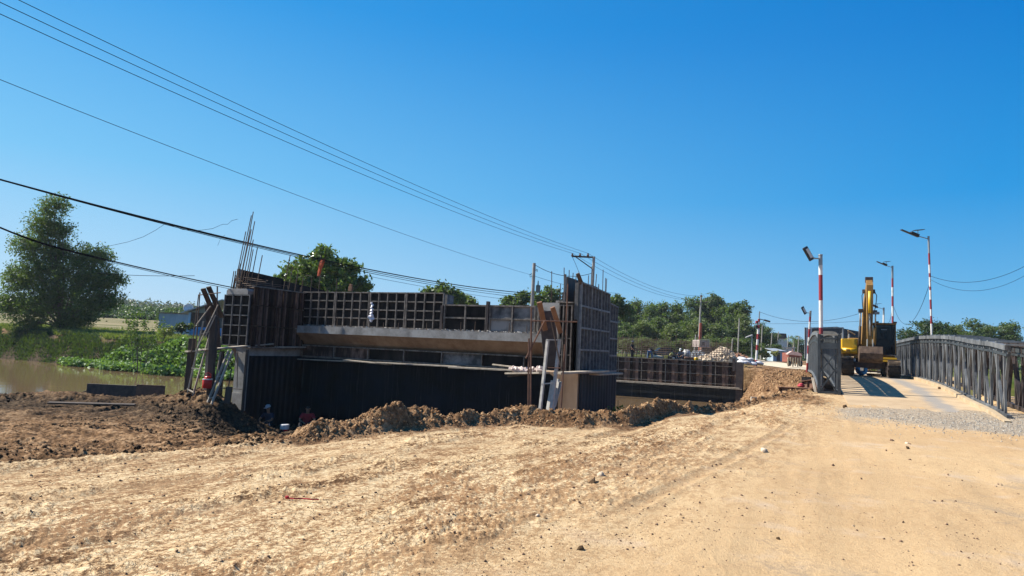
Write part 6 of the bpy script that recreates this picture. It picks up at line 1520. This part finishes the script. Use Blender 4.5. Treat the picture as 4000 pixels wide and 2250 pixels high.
# red engine-like load of timber by the road
t = grp('cart', 'rust-red cart body with pale wooden stakes standing beside the far road', 'cart', 3115, 66, 0, P(3115, 1432, 66).z)
MB().box((.05, 1.0, .85), (1.35, 1.6, .95)).build('body', simple('rust_red_paint', (.24, .075, .05), (.17, .06, .045), 3, .8), t, bevel=.05)
m = MB(); m.prism([(-.7, .15, 1.25), (-.3, .15, 1.5), (.35, .15, 1.42), (.72, .15, 1.15), (.72, .15, 1.05), (-.7, .15, 1.15)], (0, .5, 0)); m.build('cover', simple('faded_pink_sheet', (.62, .42, .36), (.45, .28, .24), 3, .8), t)
for k in range(6): MB().box((-.72 + .24 * k, .05, .42 + .05 * (k % 2)), (.11, .07, .9)).build('stake', simple('pale_stake', (.46, .38, .26), (.34, .27, .18), 5, .9) if k == 0 else bpy.data.materials['pale_stake'], t)
for sx in (-.55, .6): MB().tube([(sx - .08, .25, .3), (sx + .08, .25, .3)], .3, 14).build('wheel', M_BLACK, t)
person('rider with dark hair passing behind the red cart', P(3096, 1425, 68), 2.6, STAND, dark, dark, None, .95)

# lorry seen across the far bank
Yt = 84; t = grp('truck', 'pale dump truck with a cream frame seen from the front on the far bank', 'truck', 2763, Yt, .0, None); s_ = Yt / F0
zt = P(2763, 1326, Yt).z - t.location.z; W_ = 1.28
MB().box((0, 2.0, zt - .5), (W_, 3.2, .9)).build('tipper_body', simple('truck_white', (.40, .33, .31), (.28, .22, .20), 3, .7), t); MB().box((-.15, .38, zt - .55), (.3, .04, .4)).build('rear_window', M_BLACK, t)
m = MB(); m.box((0, .35, zt - .04), (W_ + .1, .1, .1)); m.box((-W_ / 2, .35, zt - .45), (.1, .1, .9)); m.box((W_ / 2, .35, zt - .45), (.1, .1, .9)); m.build('cream_frame', simple('cream_paint', (.70, .60, .36), (.6, .5, .3), 4, .6), t)
MB().box((0, .1, zt - 1.4), (W_ - .1, 1.0, .9)).build('cab', simple('rust_brown_cab', (.26, .14, .10), (.18, .10, .08), 3, .7), t, bevel=.06)
MB().box((0, -.42, zt - 1.2), (W_ - .35, .03, .35)).build('windscreen', M_GLASS, t)
for sx in (-.6, .6): MB().tube([(sx - .12, .1, zt - 2.35), (sx + .12, .1, zt - 2.35)], .42, 14).build('wheel', M_BLACK, t); MB().box((sx * .8, -.42, zt - 1.95), (.2, .04, .14)).build('headlight', M_PAINTW, t)
# parked car: body profile with cabin
t = grp('parked_car', 'dark blue car parked behind the far wall left of the truck', 'car', 2608, 82, 0.0, P(2608, 1396, 82).z)
m = MB(); m.prism([(-1.35, 0, .25), (1.45, 0, .25), (1.5, 0, .62), (1.0, 0, .72), (.62, 0, 1.12), (-.55, 0, 1.15), (-1.05, 0, .75), (-1.4, 0, .68)], (0, 1.5, 0)); m.build('body', simple('dark_blue_paint', (.03, .045, .075), (.025, .035, .06), 3, .3), t, bevel=.05)
m = MB(); m.prism([(-.95, -.01, .76), (.88, -.01, .76), (.56, -.01, 1.06), (-.5, -.01, 1.08)], (0, 1.52, 0)); m.build('window', M_GLASS, t)
for sx in (-.85, .95):
    for sy in (.05, 1.45): w__ = MB().tube([(sx, sy - .08, .28), (sx, sy + .08, .28)], .28, 14).build('wheel', M_BLACK, t)
# heaps
def heap(name, label, px, py, Y, rx, ry, rz, mat, seed, n=160, s=.25, mat2=None):
    b = P(px, py, Y); t = thing(name, label, 'heap', b); rs = random.Random(seed); m = MB(); 
    N = 26; vs = [(0, 0, rz)]; fs = []
    for k in range(1, 6):
        for i in range(N):
            a = 6.283 * i / N; f = k / 5; hh_ = rz * max(0, 1 - f ** 1.4) * (1 + rs.uniform(-.2, .2)); vs.append((rx * f * math.cos(a) * (1 + rs.uniform(-.08, .08)), ry * f * math.sin(a), hh_ - (.4 if k == 5 else 0)))
    for i in range(N): fs.append((0, 1 + i, 1 + (i + 1) % N))
    for k in range(4):
        for i in range(N): a = 1 + k * N + i; c = 1 + k * N + (i + 1) % N; fs.append((a, a + N, c + N, c))
    m.add(vs, fs); m.build('core', mat, t)
    m = MB()
    for i in range(n):
        a = rs.uniform(0, 6.28); f = math.sqrt(rs.random()); q = s * rs.uniform(.5, 1.3); z = rz * (1 - f ** 1.4)
        m.box((rx * f * math.cos(a), ry * f * math.sin(a), z), (q, q * .8, q * .6), Euler((rs.random() * 3, rs.random() * 3, rs.random() * 3)).to_matrix())
    o = m.build('lumps', mat2 or mat, t); tag(o, kind='stuff'); return t
M_LIME2 = simple('pale_rubble', (.62, .50, .36), (.45, .34, .24), 3, .9, 0, .5, .03)
M_GREYR = simple('grey_rubble', (.30, .31, .31), (.18, .19, .20), 3, .9, 0, .5, .03)
heap('rubble_heap', 'big pale rubble heap behind the right end of the far wall', 2822, 1412, 66, 1.7, 1.3, 1.35, M_LIME2, 1, 220, .3)
heap('rubble_heap', 'lower pale rubble heap in front of the big one', 2775, 1412, 63, 1.4, 1.0, .65, M_LIME2, 2, 160, .26)
heap('rubble_heap', 'grey stone heap left of the pale rubble behind the far wall', 2725, 1402, 66, 1.6, 1.1, .75, M_GREYR, 3, 200, .26)
heap('rubble_heap', 'low reddish soil heap right of the pale rubble', 2875, 1410, 75, 2.2, 1.3, .8, simple('reddish_soil', (.33, .18, .11), (.24, .12, .07), 3, .9), 4, 120, .28)
def sack(m, c, r, l, rot):
    n = 7; prev = None
    pts = []
    for i in range(n + 1):
        f = i / n; rr = r * math.sin(math.pi * (.08 + .84 * f)) ** .45; x = (f - .5) * l
        ring = [Vector((x, rr * math.cos(a) * 1.15, rr * .62 * math.sin(a))) for a in [6.283 * k / 9 for k in range(9)]]
        pts.append([Vector(c) + rot @ p for p in ring])
    for i in range(n):
        m.add(pts[i] + pts[i + 1], [(k, (k + 1) % 9, 9 + (k + 1) % 9, 9 + k) for k in range(9)])
    m.add(pts[0], [tuple(range(9))[::-1]]); m.add(pts[-1], [tuple(range(9))])
M_SACK = simple('white_sack', (.70, .68, .66), (.55, .52, .50), 5, .8, 0, .4, .02)
GS = 'white sacks piled at the start of the far road'
for k, (px, py, lab) in enumerate([(2898, 1421, 'white sack at the left foot of the sack pile'), (2918, 1423, 'white sack in the middle front of the sack pile'), (2938, 1424, 'white sack at the right foot of the sack pile'), (2905, 1411, 'white sack lying on the left upper side of the pile'), (2925, 1411, 'topmost white sack of the pile beside the leaning post'), (2966, 1424, 'single white sack right of the leaning striped post'), (2900, 1407, 'small white sack half hidden behind the pile')]):
    rs = random.Random(k); m = MB(); sack(m, (0, 0, .12), .26, .75, Euler((rs.uniform(-.3, .3), rs.uniform(-.25, .25), rs.uniform(-.6, .6))).to_matrix()); o = m.build('sack', M_SACK, None, smooth=True); o.location = P(px, py, 57.2 + .1 * k); tag(o, lab, 'sack', GS)
# bits of gear on the far wall
o = MB().lathe([(.10, 0), (.16, .04), (.18, .2), (.14, .26)], (0, 0, 0), 12).build('yellow_bucket', M_YEL); o.location = on_wall(2728, 56.9); tag(o, 'yellow bucket standing on the far wall before the pale rubble', 'bucket')
t = thing('cement_mixer', 'small white concrete mixer on the far wall between the yellow shirt and the rubble', 'mixer', on_wall(2690, 58.6) + Vector((0, 0, -.1)))
MB().lathe([(.16, 0), (.36, .2), (.36, .45), (.22, .72), (.2, .72)], (0, 0, .25), 14).build('drum', M_PAINTW, t, smooth=True)
m = MB(); m.bar((-.35, 0, 0), (-.1, 0, .5), .05, .05); m.bar((.35, 0, 0), (.1, 0, .5), .05, .05); m.bar((-.4, 0, .05), (.4, 0, .05), .05, .05); m.build('stand', M_STEEL_DARK, t)
for k, (px, c, w, lab) in enumerate([(2580, M_LIME2, .9, 'pinkish bundle of cloth sacks right of the bending worker'), (2648, M_SACK, .7, 'white sack lying flat on the far wall below the yellow shirt'), (2700, M_STEEL_RUST, 1.0, 'brown bundle on the far wall left of the yellow bucket')]):
    m = MB(); sack(m, (0, 0, .14), .24, w, Euler((0, .1, .2 * k)).to_matrix()); o = m.build('bundle', c, None, smooth=True); o.location = on_wall(px, 56.9); tag(o, lab, 'bundle')

# far road
def road(label, pts, w, mat, name='road'):
    m = MB(); n = len(pts); L = []
    for i, p in enumerate(pts):
        d = (Vector(pts[min(i + 1, n - 1)]) - Vector(pts[max(i - 1, 0)])).normalized(); s = Vector((d.y, -d.x, 0)); row = []
        for k in range(7):
            q = Vector(p) + s * w[i] * (k / 6 - .5); row.append(Vector((q.x, q.y, gz(q.x, q.y) + .07)))
        L.append(row)
    for a, b in zip(L[:-1], L[1:]):
        for k in range(6): m.add([a[k], a[k + 1], b[k + 1], b[k]], [(0, 1, 2, 3)])
    o = m.build(name, mat); tag(o, kind='structure'); return o
M_ROAD = simple('dusty_road', (.56, .47, .34), (.48, .38, .26), .6, .95, 0, .3, .01, 20)
rp = [UV(2.9, 57.5), UV(2.4, 62), UV(.8, 70), UV(-2.5, 82), UV(-6.5, 100), UV(-11, 125), UV(-18, 160), UV(-30, 220)]
road('', rp, [5.2, 6.0, 7.5, 7, 6, 5.5, 5, 5], M_ROAD)

# ------------------------------------------------------------------ loose soil and stones
def rocks(name, label, pts, sizes, mat, seed, kind='stuff', squash=.65):
    r = np.random.default_rng(seed); t_ = (1 + 5 ** .5) / 2
    ico = np.array([(-1, t_, 0), (1, t_, 0), (-1, -t_, 0), (1, -t_, 0), (0, -1, t_), (0, 1, t_), (0, -1, -t_), (0, 1, -t_), (t_, 0, -1), (t_, 0, 1), (-t_, 0, -1), (-t_, 0, 1)]) / 1.9
    F = np.array([(0, 11, 5), (0, 5, 1), (0, 1, 7), (0, 7, 10), (0, 10, 11), (1, 5, 9), (5, 11, 4), (11, 10, 2), (10, 7, 6), (7, 1, 8), (3, 9, 4), (3, 4, 2), (3, 2, 6), (3, 6, 8), (3, 8, 9), (4, 9, 5), (2, 4, 11), (6, 2, 10), (8, 6, 7), (9, 8, 1)])
    n = len(pts); v = ico[None] * (1 + .30 * r.normal(size=(n, 12, 1))) + .12 * r.normal(size=(n, 12, 3)) * np.array([1, .85, squash]); a = r.uniform(0, 6.28, n); c, s = np.cos(a)[:, None], np.sin(a)[:, None]
    x = v[:, :, 0] * c - v[:, :, 1] * s; y = v[:, :, 0] * s + v[:, :, 1] * c; v = np.stack([x, y, v[:, :, 2]], -1) * sizes[:, None, None] + pts[:, None, :]
    f = (F[None] + np.arange(n)[:, None, None] * 12).reshape(-1)
    o = np_mesh(name, v.reshape(-1, 3), f, np.full(n * 20, 3), mat); tag(o, label, None, None, kind); return o
def clodmat(name, stops):
    m, nt, b = newmat(name); g = nt.nodes.new('ShaderNodeNewGeometry'); nz = noise_node(nt, 14, 4, .7, coord(nt))
    f = mth(nt, 'ADD', mth(nt, 'MULTIPLY', g.outputs['Random Per Island'], .22), mth(nt, 'MULTIPLY', nz, .78)); nt.links.new(ramp(nt, f, stops), b.inputs['Base Color']); b.inputs['Roughness'].default_value = .95; b.inputs['Specular IOR Level'].default_value = .1
    bump(nt, noise_node(nt, 40, 4, .7, coord(nt)), .5, .01, b); return m
r = np.random.default_rng(77)
n = 20000; tt = r.uniform(-.78, .52, n); ye = np.interp(tt, ET, EY); e = r.exponential(1.2, n) + r.uniform(0, .6, n) - .1
yy_ = ye + e; xx = tt * yy_; uu = xx * UX + yy_ * UY; vv2 = xx * VX + yy_ * VY
k_ = (e < 5) & ~((uu > -.2) & (vv2 > 22)) & (vv2 < 27) & (yy_ < 60)
xx, yy_ = xx[k_], yy_[k_]; zz = terrain(xx, yy_); sz = .010 + .030 * r.random(len(xx)) ** 6
M_CLOD_R = clodmat('red_clod', [(.36, (.14, .072, .034)), (.5, (.25, .145, .072)), (.64, (.38, .25, .135))])
M_CLOD_D = clodmat('dark_clod', [(.36, (.025, .017, .011)), (.5, (.07, .042, .022)), (.64, (.16, .10, .052))])
lf_ = (xx / yy_) < -.34
pp = np.stack([xx, yy_, zz + sz * .05], 1)
rocks('soil_clods', 'crumbly reddish clods on the pushed-up soil ridge', pp[~lf_], sz[~lf_], M_CLOD_R, 1)
rocks('mud_clods', 'dark clods strewn over the churned mud on the left', pp[lf_], sz[lf_], M_CLOD_D, 2)
# deeper mud on the left
n = 9000; y_ = r.uniform(13, 32, n); t_ = r.uniform(-.80, -.33, n); x_ = t_ * y_; v_ = x_ * VX + y_ * VY; k_ = (v_ < 28) & (y_ > np.interp(t_, ET, EY)) & (fbm(x_, y_, 3.5, 2) > .1 - .5 * np.exp(-((t_ + .45) / .08) ** 2) * (y_ > 19))
x_, y_ = x_[k_], y_[k_]; sz = (.014 + .055 * r.random(len(x_)) ** 7) * np.clip(y_ / 17, .6, 1.5)
rocks('mud_lumps', 'black lumps of wet mud around the ladders', np.stack([x_, y_, terrain(x_, y_) + sz * .05], 1), sz, M_CLOD_D, 3)
# soil lumps on the right fill
n = 14000; u_ = r.uniform(-8, .2, n); v_ = r.uniform(25, 56, n); x_ = u_ * UX + v_ * VX; y_ = u_ * UY + v_ * VY; k_ = (y_ > np.interp(x_ / y_, ET, EY)) ; x_, y_ = x_[k_], y_[k_]; sz = .018 + .07 * r.random(len(x_)) ** 8
rocks('soil_lumps', 'ochre lumps of excavated soil left of the truss bridge', np.stack([x_, y_, terrain(x_, y_) + sz * .05], 1), sz, M_CLOD_R, 4)
# crumbs on the dry ground
n = 9000; y_ = 1.6 / r.uniform(1.6 / 24, 1.6 / 3.9, n); t_ = r.uniform(-.8, .8, n); x_ = t_ * y_; dens = np.where(x_ < 1.5 + .1 * y_, 1.0, .22) * (0.25 + 1.5 * (fbm(x_, y_, 2.4, 2) > .1)); k_ = (y_ < np.interp(t_, ET, EY)) & (r.random(n) < dens); x_, y_ = x_[k_], y_[k_]; sz = (.004 + .010 * r.random(len(x_)) ** 5) * np.clip(y_ / 6, .8, 1.8)
M_PEB = clodmat('dark_pebble', [(.3, (.06, .038, .03)), (.5, (.15, .09, .06)), (.7, (.42, .30, .18))])
rocks('pebbles', 'small dark pebbles and crumbs scattered over the dry sandy ground', np.stack([x_, y_, terrain(x_, y_) + sz * .1], 1), sz, M_PEB, 5)
# gravel
n = 4200; u_ = 4.6 + 4.0 * r.normal(size=n) * .55; v_ = 21.6 + 2.6 * r.normal(size=n) * .5; x_ = u_ * UX + v_ * VX; y_ = u_ * UY + v_ * VY; k_ = ~((u_ > .9) & (u_ < 4.8) & (v_ > 24)); x_, y_ = x_[k_], y_[k_]; sz = .008 + .014 * r.random(len(x_)) ** 3
M_GRV = clodmat('grey_gravel', [(.25, (.10, .09, .08)), (.5, (.30, .27, .23)), (.75, (.55, .50, .42))])
rocks('gravel', 'patch of grey gravel before the bridge ramp', np.stack([x_, y_, terrain(x_, y_) + sz * .2], 1), sz, M_GRV, 6)
# single stones one can point at
def one_stone(label, px, py, size, mat, name='stone', sq=.55):
    p = PZ(px, py, 0.0); z = TH(p.x, p.y); rr = rocks(name, None, np.array([[0, 0, size * .05]]), np.array([size * .62]), mat, int(px), None, sq); rr.location = (p.x, p.y, z); 
    tag(rr, label, 'stone'); return rr
one_stone('white stone with a bright top in the right foreground', 3543, 1745, .06, M_LIME2)
one_stone('reddish-brown stone just below the white one', 3545, 1765, .07, M_CLOD_D)
one_stone('pale flat stone lying left of the white and brown pair', 3484, 1733, .06, M_PEB, 'stone', .3)
one_stone('white angular pebble in the middle foreground', 2098, 2027, .035, M_LIME2)
one_stone('pale slab of broken crust near the middle of the dry ground', 2345, 1862, .09, M_LIME2, 'stone', .25)
one_stone('bone-white flat clod on the right dry ground', 2982, 1765, .12, M_LIME2, 'stone', .22)
one_stone('brown clod at the upper edge of the gravel', 3300, 1635, .12, M_CLOD_D)
one_stone('dark clod left on the gravel below the truss', 3296, 1637, .05, M_CLOD_D)
one_stone('purple-grey flat stone in the lower foreground', 2268, 2145, .06, M_CLOD_D, 'stone', .25)
one_stone('dark round clod on the lower right ground', 3038, 2102, .035, M_CLOD_D)
one_stone('large clod at the right end of the ridge', 2905, 1632, .11, M_CLOD_R)
one_stone('ragged broken crust lump with a dark crack', 2312, 1890, .11, M_CLOD_D, 'stone', .3)
one_stone('dark clod beside the kerb of the bridge ramp', 3632, 1483, .12, M_CLOD_D) .location = UV(4.5, 31, deckz(31))
# red string on the ground
p = PZ(1120, 1960, 0); t = thing('red_ribbon', 'short knotted red ribbon lying on the cracked ground', 'ribbon', (p.x, p.y, TH(p.x, p.y) + .012))
MB().tube([(0, 0, .01), (.08, -.02, .012), (.16, .01, .01), (.26, -.01, .012), (.33, .01, .01)], .008, 5).build('strip', red, t); MB().lathe([(.004, 0), (.022, .01), (.02, .03), (.005, .035)], (0, 0, 0), 8).build('knot', red, t)

# ------------------------------------------------------------------ the dusty air
hm = bpy.data.materials.new('dusty_air'); hm.use_nodes = True; hnt = hm.node_tree
for n_ in list(hnt.nodes): hnt.nodes.remove(n_)
ho = hnt.nodes.new('ShaderNodeOutputMaterial'); pv = hnt.nodes.new('ShaderNodeVolumePrincipled')
pv.inputs['Color'].default_value = (.80, .87, .95, 1); pv.inputs['Density'].default_value = HAZE; pv.inputs['Anisotropy'].default_value = 0.0
hnt.links.new(pv.outputs[0], ho.inputs['Volume'])
hz_o = MB().box((0, 0, 7.5), (12200, 12200, 25.0)).build('haze', hm); tag(hz_o, kind='stuff')
